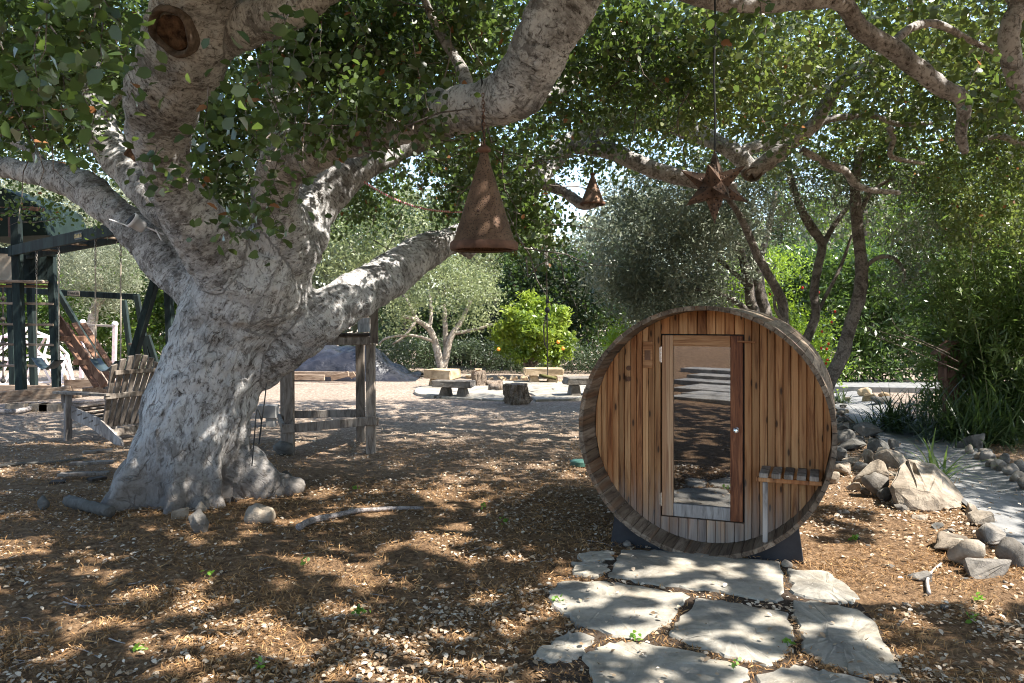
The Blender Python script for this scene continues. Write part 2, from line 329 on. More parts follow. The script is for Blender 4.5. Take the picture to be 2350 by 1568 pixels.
# ---------------------------------------------------------------- mesh helpers
ORG = {}
def build(name, vf, mat, parent=None, smooth=False, mats=None, origin=None, local=False):
    V = np.array([tuple(p) for p in vf[0]], dtype=np.float64).reshape(-1, 3); F = vf[1]
    if local: o = Vector((0, 0, 0))
    elif parent is not None: o = ORG[parent.name]
    elif origin is not None: o = Vector(origin)
    else:
        lo, hi = V.min(0), V.max(0); o = Vector(((lo[0] + hi[0]) / 2, (lo[1] + hi[1]) / 2, lo[2]))
    me = bpy.data.meshes.new(name)
    me.from_pydata((V - np.array(o)).tolist(), [], F); me.update()
    if smooth: me.polygons.foreach_set('use_smooth', [True] * len(me.polygons))
    me.materials.append(M[mat] if isinstance(mat, str) else mat)
    ob = bpy.data.objects.new(name, me); COL.objects.link(ob)
    if parent is not None: ob.parent = parent
    elif not local: ob.location = o
    ORG[ob.name] = o
    return ob
def share(name, me, parent, loc=(0, 0, 0), rot=None, scale=None):
    ob = bpy.data.objects.new(name, me); COL.objects.link(ob); ob.parent = parent; ob.location = loc
    if rot is not None: ob.rotation_euler = rot
    if scale is not None: ob.scale = scale
    return ob
def empty(name, loc, label, cat, group=None, rz=0.0):
    o = bpy.data.objects.new(name, None); COL.objects.link(o); o.location = loc; o.rotation_euler = (0, 0, rz)
    o.empty_display_size = 0.2; ORG[o.name] = Vector(loc); return tag(o, label, cat, group)
def tag(o, label=None, cat=None, group=None, kind=None):
    if label: o['label'] = label
    if cat: o['category'] = cat
    if group: o['group'] = group
    if kind: o['kind'] = kind
    return o
def join(*vfs):
    V, F = [], []
    for v, f in vfs:
        n = len(V); V += [tuple(p) for p in v]; F += [tuple(i + n for i in q) for q in f]
    return V, F
def xf(vf, mat): return [mat @ Vector(p) for p in vf[0]], vf[1]
def box(sx, sy, sz, bev=0.004):          # chamfered box about the origin
    h = (sx / 2, sy / 2, sz / 2); b = min(bev, min(h) * 0.4)
    V, idx = [], {}
    for i in (-1, 1):
        for j in (-1, 1):
            for k in (-1, 1):
                s = (i, j, k)
                for ax in range(3):
                    p = [s[q] * (h[q] - (0 if q == ax else b)) for q in range(3)]
                    idx[(i, j, k, ax)] = len(V); V.append(tuple(p))
    F = []
    def q(*ks): F.append(tuple(idx[k] for k in ks))
    for s in (-1, 1):
        q((s, -1, -1, 0), (s, 1, -1, 0), (s, 1, 1, 0), (s, -1, 1, 0))
        q((-1, s, -1, 1), (-1, s, 1, 1), (1, s, 1, 1), (1, s, -1, 1))
        q((-1, -1, s, 2), (1, -1, s, 2), (1, 1, s, 2), (-1, 1, s, 2))
    for a in (-1, 1):
        for c in (-1, 1):
            q((-1, a, c, 1), (1, a, c, 1), (1, a, c, 2), (-1, a, c, 2))
            q((a, -1, c, 0), (a, 1, c, 0), (a, 1, c, 2), (a, -1, c, 2))
            q((a, c, -1, 0), (a, c, 1, 0), (a, c, 1, 1), (a, c, -1, 1))
    for i in (-1, 1):
        for j in (-1, 1):
            for k in (-1, 1): q((i, j, k, 0), (i, j, k, 1), (i, j, k, 2))
    return fixn(V, F)
def fixn(V, F):
    c = Vector((0, 0, 0))
    for p in V: c += Vector(p)
    c /= len(V); out = []
    for f in F:
        m = Vector((0, 0, 0))
        for i in f: m += Vector(V[i])
        m /= len(f)
        n = (Vector(V[f[1]]) - Vector(V[f[0]])).cross(Vector(V[f[2]]) - Vector(V[f[0]]))
        out.append(f if n.dot(m - c) >= 0 else tuple(reversed(f)))
    return V, out
def at(vf, loc, rz=0.0, rx=0.0, ry=0.0):
    return xf(vf, Matrix.Translation(Vector(loc)) @ Matrix.Rotation(rz, 4, 'Z') @ Matrix.Rotation(ry, 4, 'Y') @ Matrix.Rotation(rx, 4, 'X'))
def beam(p0, p1, w, t, up=(0, 0, 1), bev=0.006):   # along p0-p1; w across, t along up
    p0, p1 = Vector(p0), Vector(p1); d = p1 - p0; L = d.length; d.normalize()
    u = Vector(up); s = d.cross(u)
    if s.length < 1e-3: s = d.cross(Vector((0, 1, 0)))
    s.normalize(); u = s.cross(d).normalized()
    m = Matrix.Translation((p0 + p1) / 2) @ Matrix((( d.x, s.x, u.x, 0), (d.y, s.y, u.y, 0), (d.z, s.z, u.z, 0), (0, 0, 0, 1)))
    return xf(box(L, w, t, bev), m)
def smooth_path(pts, sub=4):
    n = len(pts)
    if n < 3: return pts
    out = []
    A = [np.array(p, dtype=float) for p in pts]
    for i in range(n - 1):
        p0, p1, p2, p3 = A[max(i - 1, 0)], A[i], A[i + 1], A[min(i + 2, n - 1)]
        for k in range(sub):
            t = k / sub
            out.append(0.5 * ((2 * p1) + (-p0 + p2) * t + (2 * p0 - 5 * p1 + 4 * p2 - p3) * t * t + (-p0 + 3 * p1 - 3 * p2 + p3) * t ** 3))
    out.append(A[-1]); return out
def tube(pts, n=8, wob=0.0, seed=0, cap=True):     # pts: (x,y,z,r)
    A = [np.array(p, dtype=float) for p in pts]; V, F = [], []
    rnd = random.Random(seed); prev = None
    for i, p in enumerate(A):
        d = (A[min(i + 1, len(A) - 1)] - A[max(i - 1, 0)])[:3]; d = Vector(d)
        d = d.normalized() if d.length > 1e-9 else Vector((0, 0, 1))
        if prev is None:
            u = d.cross(Vector((0, 1, 0.01))); u = u.normalized() if u.length > 1e-3 else Vector((1, 0, 0))
        else:
            u = prev - d * prev.dot(d); u = u.normalized() if u.length > 1e-6 else d.orthogonal().normalized()
        prev = u; w = d.cross(u); c = Vector(p[:3])
        for k in range(n):
            a = 2 * math.pi * k / n; r = p[3] * (1 + wob * (rnd.random() - 0.5))
            V.append(c + (u * math.cos(a) + w * math.sin(a)) * r)
    for i in range(len(A) - 1):
        for k in range(n):
            F.append((i * n + k, i * n + (k + 1) % n, (i + 1) * n + (k + 1) % n, (i + 1) * n + k))
    if cap: F.append(tuple(reversed(range(n)))); F.append(tuple((len(A) - 1) * n + k for k in range(n)))
    return V, F
def lathe(prof, n=32, cap=True):                   # prof: (r, z)
    V, F = [], []
    for r, z in prof:
        for k in range(n):
            a = 2 * math.pi * k / n; V.append((r * math.cos(a), r * math.sin(a), z))
    for i in range(len(prof) - 1):
        for k in range(n): F.append((i * n + k, i * n + (k + 1) % n, (i + 1) * n + (k + 1) % n, (i + 1) * n + k))
    if cap: F.append(tuple(reversed(range(n)))); F.append(tuple((len(prof) - 1) * n + k for k in range(n)))
    return V, F
def ball(r, sx=1, sy=1, sz=1, sub=2):
    bm = bmesh.new(); bmesh.ops.create_icosphere(bm, subdivisions=sub, radius=r)
    V = [(v.co.x * sx, v.co.y * sy, v.co.z * sz) for v in bm.verts]; F = [tuple(v.index for v in f.verts) for f in bm.faces]
    bm.free(); return V, F

# leaf clouds -------------------------------------------------------------
LEAF6 = np.array([(-.5, 0, 0), (-.22, .30, .11), (.18, .33, .09), (.5, 0, -.08), (.18, -.33, .09), (-.22, -.30, .11)])
LEAF4 = np.array([(-.5, 0, 0), (-.02, .5, .05), (.5, 0, -.05), (-.02, -.5, .05)])
def leaf_cloud(name, pts, size, mat, parent=None, aspect=0.55, shape=4, up=0.5, tone=None, kind=None, svar=0.35, droop=0.0, rng=RNG):
    pts = np.asarray(pts, dtype=np.float64); N = len(pts)
    nr = rng.normal(size=(N, 3)); nr /= np.linalg.norm(nr, axis=1)[:, None]
    nr[:, 2] += up * 1.5; nr /= np.linalg.norm(nr, axis=1)[:, None]
    ax = rng.normal(size=(N, 3)); ax[:, 2] -= droop * 2.5
    ax -= nr * np.sum(ax * nr, 1)[:, None]; ax /= np.linalg.norm(ax, axis=1)[:, None] + 1e-9
    bx = np.cross(nr, ax)
    T = LEAF6 if shape == 6 else LEAF4; K = len(T)
    s = (size * (1 + svar * (rng.random(N) * 2 - 1)))[:, None, None] if np.isscalar(size) else (size * (1 + svar * (rng.random(N) * 2 - 1)))[:, None, None]
    asp = aspect / 0.66 if shape == 6 else aspect
    co = pts[:, None, :] + s * (ax[:, None, :] * T[None, :, 0:1] + bx[:, None, :] * T[None, :, 1:2] * asp + nr[:, None, :] * T[None, :, 2:3])
    o = Vector((0, 0, 0))
    if parent is not None: o = ORG[parent.name]
    else: o = Vector((float(pts[:, 0].mean()), float(pts[:, 1].mean()), float(pts[:, 2].min())))
    co = (co - np.array(o)).reshape(-1, 3)
    me = bpy.data.meshes.new(name)
    me.vertices.add(N * K); me.vertices.foreach_set('co', co.astype(np.float32).ravel())
    me.loops.add(N * K); me.loops.foreach_set('vertex_index', np.arange(N * K, dtype=np.int32))
    me.polygons.add(N); me.polygons.foreach_set('loop_start', (np.arange(N) * K).astype(np.int32))
    me.polygons.foreach_set('loop_total', np.full(N, K, dtype=np.int32))
    me.update(calc_edges=True)
    if tone is None: tone = rng.random(N)
    at_ = me.attributes.new('tone', 'FLOAT', 'FACE'); at_.data.foreach_set('value', np.asarray(tone, dtype=np.float32))
    me.materials.append(M[mat])
    ob = bpy.data.objects.new(name, me); COL.objects.link(ob)
    if parent is not None: ob.parent = parent
    else: ob.location = o
    ORG[ob.name] = o
    if kind: ob['kind'] = kind
    return ob
def clumps(center, radii, n_clump, per, cr, shell=0.55, flat=1.0, seed=0, zmin=None):
    g = np.random.default_rng(seed); c = np.array(center); rd = np.array(radii)
    d = g.normal(size=(n_clump, 3)); d /= np.linalg.norm(d, axis=1)[:, None]
    r = (shell + (1 - shell) * g.random(n_clump) ** 0.6) * (0.74 + 0.56 * vnoise(d, 1.9, seed))
    cc = c + d * rd * r[:, None]
    p = np.repeat(cc, per, 0); q = g.normal(size=(len(p), 3)) * cr * 0.55; q[:, 2] *= flat
    p = p + q
    if zmin is not None: p = p[p[:, 2] > zmin]
    return p
def tones(p, sc=0.9, seed=0, spread=0.5):     # leaf colour varies clump by clump
    n = vnoise(p, sc, seed); return np.clip(0.5 + (n - 0.5) * 2.0 + (RNG.random(len(p)) - 0.5) * spread, 0, 1)

# rocks --------------------------------------------------------------------
def rock(size, seed, angular=0.0, sub=3):
    bm = bmesh.new(); rnd = random.Random(seed)
    if angular > 0.5:
        for _ in range(13):
            d = Vector((rnd.uniform(-1, 1), rnd.uniform(-1, 1), rnd.uniform(-1, 1))); d = d / max(abs(d.x), abs(d.y), abs(d.z)) * rnd.uniform(.72, 1.0)
            bm.verts.new((d.x * size[0] / 2, d.y * size[1] / 2, d.z * size[2] / 2))
        r = bmesh.ops.convex_hull(bm, input=bm.verts)
        bmesh.ops.delete(bm, geom=[g for g in r['geom_interior'] if isinstance(g, bmesh.types.BMVert)], context='VERTS')
        bmesh.ops.bevel(bm, geom=list(bm.edges), offset=min(size) * 0.05, segments=1, affect='EDGES', profile=0.6)
        bmesh.ops.triangulate(bm, faces=bm.faces)
        bmesh.ops.subdivide_edges(bm, edges=bm.edges, cuts=1, use_grid_fill=True)
    else:
        bmesh.ops.create_icosphere(bm, subdivisions=sub, radius=0.5)
        for v in bm.verts: v.co = Vector((v.co.x * size[0], v.co.y * size[1], v.co.z * size[2]))
    bm.verts.ensure_lookup_table()
    A = np.array([v.co[:] for v in bm.verts]); m = min(size)
    nrm = A / (np.linalg.norm(A, axis=1)[:, None] + 1e-9)
    a = (vnoise(A / m, 1.3, seed) - 0.5) * m * (0.75 if angular < 0.5 else 0.18) + (vnoise(A / m, 3.2, seed + 3) - 0.5) * m * (0.26 if angular < 0.5 else .15) + (vnoise(A / m, 8, seed + 5) - 0.5) * m * .06
    A = A + nrm * a[:, None]
    V = [tuple(p) for p in A]; F = [tuple(v.index for v in f.verts) for f in bm.faces]; bm.free()
    return V, F
def put_rock(name, px, py, wpx, hpx, mat, label, cat='rock', group=None, ang=0.0, depth=None, seed=0, rz=0.0, tilt=0.0, sink=0.2):
    g = G(px, py); w = W(wpx, g.y); h = W(hpx, g.y); d = depth if depth else w * 0.75
    vf = rock((w * 1.04, d, h * 1.38), seed + int(px), ang)
    vf = at(vf, (0, 0, 0), rz, ry=tilt)
    zmin = min(p[2] for p in vf[0])
    vf = at(vf, (g.x, g.y + d * 0.35, -zmin - h * sink))
    return tag(build(name, vf, mat, smooth=(ang < 0.5)), label, cat, group)

# ================================================================ GROUND
CH = np.array([(7.9, 20.5), (7.4, 18.5), (6.75, 15.5), (5.97, 12.3), (5.3, 9.55), (4.72, 7.35), (4.3, 6.0), (3.85, 4.5), (3.4, 3.0), (3.0, 1.5)])
CHW = 0.50
def seg_dist(x, y):
    best = np.full(np.shape(x), 1e9)
    for (x0, y0), (x1, y1) in zip(CH[:-1], CH[1:]):
        dx, dy = x1 - x0, y1 - y0; t = np.clip(((x - x0) * dx + (y - y0) * dy) / (dx * dx + dy * dy), 0, 1)
        best = np.minimum(best, np.hypot(x - x0 - t * dx, y - y0 - t * dy))
    return best
def ground_z(x, y):
    x = np.asarray(x, dtype=float); y = np.asarray(y, dtype=float)
    near = np.clip((16 - np.abs(y)) / 6, 0, 1)
    z = (v2(x, y, 1.1, 1) - 0.5) * 0.05 + (v2(x, y, 6.0, 2) - 0.5) * 0.022 * near + (v2(x, y, 17.0, 3) - 0.5) * 0.014 * near
    d = seg_dist(x, y)
    z = z - 0.30 * np.clip((CHW + 0.10 - d) / 0.25, 0, 1)
    z = z + np.clip(-6.0 - y, 0, 100) * 0.11
    # flat bed under the sauna, paving and trunk
    f = np.exp(-((x - 1.6) ** 2 / 2.2 + (y - 5.2) ** 2 / 6.0))
    return z * (1 - 0.6 * f)
def gz(x, y): return float(ground_z(np.array([x]), np.array([y]))[0])
xs = np.concatenate([np.linspace(-80, -14, 24), np.linspace(-13.5, -6.2, 40), np.linspace(-6, 6.5, 240), np.linspace(6.7, 14, 40), np.linspace(15, 80, 24)])
ys = np.concatenate([np.linspace(-60, -10, 26), np.linspace(-9, 2.6, 40), np.linspace(2.7, 9, 150), np.linspace(9.1, 20, 130), np.linspace(20.5, 40, 40), np.linspace(45, 160, 14)])
GX, GY = np.meshgrid(xs, ys); GZ = ground_z(GX, GY)
nx, ny = len(xs), len(ys)
me = bpy.data.meshes.new('ground')
V = np.stack([GX, GY, GZ], -1).reshape(-1, 3)
ii = (np.arange(ny - 1)[:, None] * nx + np.arange(nx - 1)[None]).reshape(-1)
Fq = np.stack([ii, ii + 1, ii + nx + 1, ii + nx], -1)
me.vertices.add(len(V)); me.vertices.foreach_set('co', V.astype(np.float32).ravel())
me.loops.add(Fq.size); me.loops.foreach_set('vertex_index', Fq.astype(np.int32).ravel())
me.polygons.add(len(Fq)); me.polygons.foreach_set('loop_start', (np.arange(len(Fq)) * 4).astype(np.int32)); me.polygons.foreach_set('loop_total', np.full(len(Fq), 4, dtype=np.int32))
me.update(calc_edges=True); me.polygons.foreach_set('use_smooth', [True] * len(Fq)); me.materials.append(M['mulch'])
gob = bpy.data.objects.new('ground', me); COL.objects.link(gob); tag(gob, kind='structure')

# concrete drainage channel
cs = smooth_path([(a, b, 0) for a, b in CH], 12)
V, F = [], []
prof = [(-CHW - .03, .02), (-CHW, .035), (-CHW + .05, .03), (-.05, -.025), (.05, -.025), (CHW - .05, .03), (CHW, .035), (CHW + .03, .02)]
for i, p in enumerate(cs):
    d = cs[min(i + 1, len(cs) - 1)] - cs[max(i - 1, 0)]; d = Vector((d[0], d[1], 0)).normalized(); s = Vector((-d.y, d.x, 0))
    for (o, z) in prof: V.append((p[0] + s.x * o, p[1] + s.y * o, z))
for i in range(len(cs) - 1):
    for k in range(len(prof) - 1):
        a = i * len(prof) + k; F.append((a, a + 1, a + len(prof) + 1, a + len(prof)))
tag(build('drainage_channel', (V, F), 'concrete', smooth=False), kind='structure')
# kerb of the path far behind on the right, and the path
kb = join(beam((6.2, 18.6, 0.06), (9.6, 18.0, 0.06), 0.22, 0.14), beam((9.6, 18.0, 0.06), (14.0, 17.5, 0.06), 0.22, 0.14))
tag(build('path_kerb', kb, 'concrete'), kind='structure')
tag(build('path', ([(6.0, 18.8, 0.1), (14, 17.7, 0.1), (14, 19.6, 0.1), (6.0, 20.4, 0.1)], [(0, 1, 2, 3)]), 'concrete'), kind='structure')

# ================================================================ FLAGSTONES
def C8(x, y): return (1175 + .5 * x, 1045 + .5 * y)
def slab(poly, thick=0.05, top=0.03, seed=0, sub=3):
    rnd = random.Random(seed); n = len(poly); pts = []
    for i in range(n):
        a, b = poly[i], poly[(i + 1) % n]
        for k in range(sub):
            t = k / sub; q = a.lerp(b, t)
            if k: q += Vector((rnd.uniform(-1, 1), rnd.uniform(-1, 1), 0)) * 0.020
            pts.append(q)
    c = sum(pts, Vector((0, 0, 0))) / len(pts); m = len(pts)
    V, F = [], []
    for (ins, z, j) in ((0.0, top - thick, 0), (0.0, top - 0.012, .003), (0.012, top, .004), (0.10, top + .003, .003), (0.6, top + .001, .003)):
        for q in pts:
            d = c - q; L = d.length; w = q + d * min(ins / max(L, 1e-6), 0.9) if ins < 0.5 else q.lerp(c, 0.6)
            V.append((w.x, w.y, z + rnd.uniform(-j, j)))
    for r_ in range(4):
        for k in range(m): F.append((r_ * m + k, r_ * m + (k + 1) % m, (r_ + 1) * m + (k + 1) % m, (r_ + 1) * m + k))
    F.append(tuple(4 * m + k for k in range(m)))
    return V, F
flags = [
 ([(500,445),(700,450),(960,475),(1230,500),(1250,640),(1220,690),(1000,650),(800,625),(600,600),(440,565),(465,510)], 'long pale flagstone slab right in front of the barrel sauna door'),
 ([(1265,530),(1450,550),(1510,590),(1585,655),(1560,695),(1440,685),(1290,650),(1270,590)], 'small tan flagstone at the right end of the long slab'),
 ([(170,640),(230,590),(430,590),(600,615),(820,660),(740,760),(600,855),(480,850),(330,800),(270,760),(180,700)], 'wide pointed flagstone on the left side of the stepping path'),
 ([(840,670),(1000,690),(1270,740),(1290,880),(1240,950),(1170,985),(1000,945),(840,890),(720,840),(760,780)], 'dappled flagstone in the middle of the stepping path'),
 ([(1290,680),(1400,685),(1580,720),(1680,800),(1740,920),(1790,1020),(1740,1040),(1600,1030),(1430,975),(1330,900),(1320,800)], 'large curved flagstone along the right edge of the stepping path'),
 ([(320,950),(380,900),(500,870),(640,885),(830,920),(1090,1000),(1060,1100),(800,1180),(420,1120)], 'long tan flagstone at the near edge, left of the bottom corner stone'),
 ([(90,940),(180,870),(260,820),(380,850),(370,880),(300,950),(200,965)], 'small ragged flagstone at the left end of the near row'),
 ([(1110,1030),(1290,980),(1450,1010),(1640,1050),(1700,1160),(1400,1230),(1130,1150)], 'flagstone cut by the bottom frame edge below the middle slab'),
 ([(270,500),(440,510),(450,540),(380,570),(280,560)], 'small litter-covered flagstone left of the long slab'),
 ([(300,465),(380,450),(470,455),(460,490),(340,500)], 'thin flagstone half buried beside the left cradle'),
]
FLAGPOLY = []
for i, (pl, lb) in enumerate(flags):
    gp = [G(*C8(*q)) for q in pl]; FLAGPOLY.append(gp)
    tag(build('flagstone', slab(gp, 0.06, 0.024, i + 3, 5), 'flagstone'), lb, 'flagstone', 'flagstones of the stepping path')
# soil between the stones
soil = [G(*C8(*q)) for q in [(430,470),(1250,500),(1290,560),(1600,690),(1760,900),(1830,1060),(1720,1200),(380,1200),(60,960),(330,790),(150,650),(420,580)]]
sv = [(p.x, p.y, 0.012) for p in soil]
tag(build('path_bed', (sv, [tuple(range(len(sv)))]), 'dark_soil'), kind='structure')
# more of the path behind the camera (seen mirrored in the door glass)
for i in range(7):
    t = 10.2 + i * 0.95; c0 = Vector((1.35 - .487 * t + (i % 2) * 0.35, 5.75 - .875 * t, 0))
    w = 0.75 + 0.25 * random.random(); poly = []
    for k in range(4):
        sx_, sy_ = ((-1, -1), (1, -1), (1, 1), (-1, 1))[k]; poly.append(c0 + Vector((sx_ * w * random.uniform(.9, 1.1), sy_ * random.uniform(.33, .40), 0)))
    zz = gz(c0.x, c0.y); vf = at(slab(poly, 0.14, 0.07, 40 + i), (0, 0, zz))
    tag(build('stone_step', vf, 'flagstone'), 'flat stone step of the path leading away behind the viewer', 'stone step', 'stone steps behind the viewer')

# ================================================================ BARREL SAUNA
AX = R(21.6); SR = 0.915; REC = 0.33; ZC = 0.908
S0 = Vector((1.362, 5.75, 0))
ax_d = Vector((math.sin(AX), math.cos(AX), 0)); ax_r = Vector((math.cos(AX), -math.sin(AX), 0))
def wall_xz(px, py, dep=REC):            # where the sight line meets the sauna's front wall, in the sauna's own x, z
    d = Vector(((px - CX) / FPX, 1.0, -(py - HY) / FPX)); o = Vector((0, 0, EYE)); p0 = S0 + ax_d * dep
    t = (p0 - o).dot(ax_d) / d.dot(ax_d); q = o + d * t
    return (q - S0).dot(ax_r), q.z
sauna = empty('barrel_sauna', S0, 'round cedar barrel sauna with a glass door lying on black cradles', 'sauna', rz=-AX)
LEN = 2.15; ST = 0.032; NST = 68
a0 = math.pi / NST * 0.955; ri, ro = SR - ST, SR
prof = [(-ri * math.sin(a0), -ri * math.cos(a0)), (ri * math.sin(a0), -ri * math.cos(a0)), (ro * math.sin(a0), -ro * math.cos(a0)), (0, -ro), (-ro * math.sin(a0), -ro * math.cos(a0))]
V = [(x_, y_, z_) for y_ in (0.0, LEN) for (x_, z_) in prof]; n = len(prof)
F = [tuple(range(n)), tuple(reversed(range(n, 2 * n)))] + [(k, k + n, (k + 1) % n + n, (k + 1) % n) for k in range(n)]
st0 = build('stave', fixn(V, F), 'stave_wood', sauna, local=True)
st0.location = (0, 0, ZC)
for k in range(1, NST):
    share('stave', st0.data, sauna, (0, random.uniform(-0.012, 0.008), ZC), (0, 2 * math.pi * k / NST, 0))
# wall planks
dl, dt = wall_xz(1518, 768); dr, db = wall_xz(1706, 1190)
_, dbl = wall_xz(1519, 1183)
db = dbl
rin = ri - 0.001
def plank_poly(x0, x1, zlo, zhi):
    def cz(x_, sgn): return ZC + sgn * math.sqrt(max(rin * rin - min(abs(x_), rin - 1e-4) ** 2, 0))
    lo = [(x0, max(cz(x0, -1), zlo)), (x1, max(cz(x1, -1), zlo))]
    hi = [(x1, min(cz(x1, 1), zhi)), (x0, min(cz(x0, 1), zhi))]
    return lo + hi
def wplank(x0, x1, zlo, zhi):
    e = 0.0016; x0 += e; x1 -= e
    a = plank_poly(x0, x1, zlo, zhi); b = 0.004
    if a[2][1] - a[1][1] < 0.02 or a[3][1] - a[0][1] < 0.02:
        if (a[2][1] - a[1][1]) < -0.01 or (a[3][1] - a[0][1]) < -0.01: return
    j = random.uniform(-0.0015, 0.0015)
    fr = [(a[0][0] + b, REC + j, a[0][1]), (a[1][0] - b, REC + j, a[1][1]), (a[2][0] - b, REC + j, a[2][1]), (a[3][0] + b, REC + j, a[3][1])]
    md = [(q[0], REC + 0.006, q[1]) for q in a]; bk = [(q[0], REC + 0.04, q[1]) for q in a]
    V = fr + md + bk
    F = [(0, 1, 2, 3), (11, 10, 9, 8)]
    for r_ in (0, 4):
        for k in range(4): F.append((r_ + k, r_ + 4 + k, r_ + 4 + (k + 1) % 4, r_ + (k + 1) % 4))
    build('plank', fixn(V, F), 'cedar', sauna, local=True)
nl = 11; xsL = np.linspace(-rin + 0.004, dl - 0.006, nl + 1)
nr_ = 11; xsR = np.linspace(dr + 0.006, rin - 0.004, nr_ + 1)
for xa in (xsL, xsR):
    for i in range(len(xa) - 1): wplank(xa[i], xa[i + 1], -9, 9)
xm = np.linspace(dl - 0.006, dr + 0.006, 10)
for i in range(9):
    wplank(xm[i], xm[i + 1], dt + 0.006, 9); wplank(xm[i], xm[i + 1], -9, db - 0.006)
# back wall inside, benches (dim behind the glass)
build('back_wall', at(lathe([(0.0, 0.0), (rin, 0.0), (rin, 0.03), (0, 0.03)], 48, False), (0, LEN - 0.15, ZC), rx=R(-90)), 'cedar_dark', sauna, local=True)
build('inner_bench', at(box(1.5, 0.5, 0.04), (0, LEN - 0.45, 0.62)), 'cedar_door', sauna, local=True)
# door
door = bpy.data.objects.new('door', None); COL.objects.link(door); door.parent = sauna; ORG['door'] = Vector((0, 0, 0))
dw = dr - dl; dh = dt - db; sw = W(26, 6.1); dy = REC - 0.008
build('jamb_shadow', at(box(dw + 0.012, 0.004, dh + 0.012, 0.001), ((dl + dr) / 2, REC + 0.044, (dt + db) / 2)), 'black_panel', sauna, local=True).name = 'door_gap_shade'  # black sheet behind the door, standing in for the shade in its gap
g = 0.004
xl, xr = dl + g, dr - g; zt, zb = dt - g, db + g; rw = W(31, 6.1)
rst = W(27, 6.1)
build('left_stile', at(box(sw, 0.036, zt - zb), (xl + sw / 2, dy + 0.018, (zt + zb) / 2)), 'cedar_door', door, local=True).name = 'stile'
build('stile', at(box(rst, 0.038, zt - zb), (xr - rst / 2, dy + 0.018, (zt + zb) / 2)), 'cedar_dark', door, local=True)['label'] = 'dark reddish replacement stile with wavy grain'
tr_h, br_h = W(25, 6.1), W(29, 6.1)
build('top_rail', at(box(xr - xl - sw - rst, 0.034, tr_h), ((xl + sw + xr - rst) / 2, dy + 0.019, zt - tr_h / 2)), 'cedar_rail', door, local=True)
build('bottom_rail', at(box(xr - xl - sw - rst, 0.034, br_h), ((xl + sw + xr - rst) / 2, dy + 0.019, zb + br_h / 2)), 'pale_wood', door, local=True)
build('glass_pane', at(box(xr - xl - sw - rst + 0.01, 0.006, zt - zb - tr_h - br_h + 0.01, 0.001), ((xl + sw + xr - rst) / 2, dy + 0.024, (zt - tr_h + zb + br_h) / 2)), 'door_glass', door, local=True)
kx, kz = wall_xz(1691, 986)
build('knob', at(join(ball(0.022, sub=2), at(lathe([(0.016, 0.0), (0.016, 0.004), (0.007, 0.006), (0.007, 0.03)], 16), (0, 0.045, 0), rx=R(90))), (kx, dy - 0.045, kz)), 'crystal', door, local=True)
for py0, py1 in ((797, 830), (1131, 1158)):
    hx, hz0 = wall_xz(1516, py0); _, hz1 = wall_xz(1516, py1)
    hv = join(at(box(0.012, 0.006, hz0 - hz1, 0.001), (hx - 0.001, REC - 0.006, (hz0 + hz1) / 2)), at(lathe([(0.006, hz1 - 0.006), (0.006, hz0 + 0.006)], 10), (hx + 0.006, REC - 0.010, 0)))
    build('hinge', hv, 'steel', door, local=True)
lx0, lz = wall_xz(1693, 784); lx1, _ = wall_xz(1734, 782)
build('turn_latch', at(box(lx1 - lx0, 0.016, 0.014), ((lx0 + lx1) / 2, REC - 0.022, lz), ry=R(1.5)), 'cedar_rail', sauna, local=True)
# wall vents and plate
for py_ in (845, 870):
    vx, vz = wall_xz(1443, py_)
    build('vent_plug', at(lathe([(0.020, -0.004), (0.0195, 0.004), (0.0, 0.0045)], 20), (vx, REC - 0.002, vz), rx=R(90)), 'brown_wood', sauna, local=True)
x0_, z0_ = wall_xz(1476, 784); x1_, z1_ = wall_xz(1498, 845)
pl = build('vent_plate', at(box(x1_ - x0_, 0.016, z0_ - z1_), ((x0_ + x1_) / 2, REC - 0.008, (z0_ + z1_) / 2)), 'cedar_rail', sauna, local=True)
build('slot', at(box((x1_ - x0_) * .6, 0.004, (z0_ - z1_) * .36, 0.02), ((x0_ + x1_) / 2, REC - 0.0175, (z0_ + z1_) / 2 - 0.002)), 'brown_wood', pl, local=True)
# folding seat of five slats on the right of the porch
sx0, szt = wall_xz(1742, 1075, 0.18); sx1, _ = wall_xz(1884, 1075, 0.18)
zs = wall_xz(1742, 1092, 0.1)[1]
nsl = 5; pitch = (sx1 - sx0) / nsl
for i in range(nsl):
    build('seat_slat', at(box(pitch * 0.72, 0.30, 0.034), (sx0 + pitch * (i + .5), REC - 0.165, zs + 0.019), rz=0), 'grey_wood', sauna, local=True)
build('seat_rail', at(box(sx1 - sx0 + 0.02, 0.024, 0.034), ((sx0 + sx1) / 2, REC - 0.265, zs - 0.017)), 'cedar', sauna, local=True)
lgx, _ = wall_xz(1757, 1150, 0.10)
lgz = ZC - math.sqrt(ri * ri - lgx * lgx) + 0.002
build('seat_leg', at(box(0.034, 0.034, zs - 0.036 - lgz), (lgx, REC - 0.265, (zs - 0.036 + lgz) / 2)), 'pale_wood', sauna, local=True)
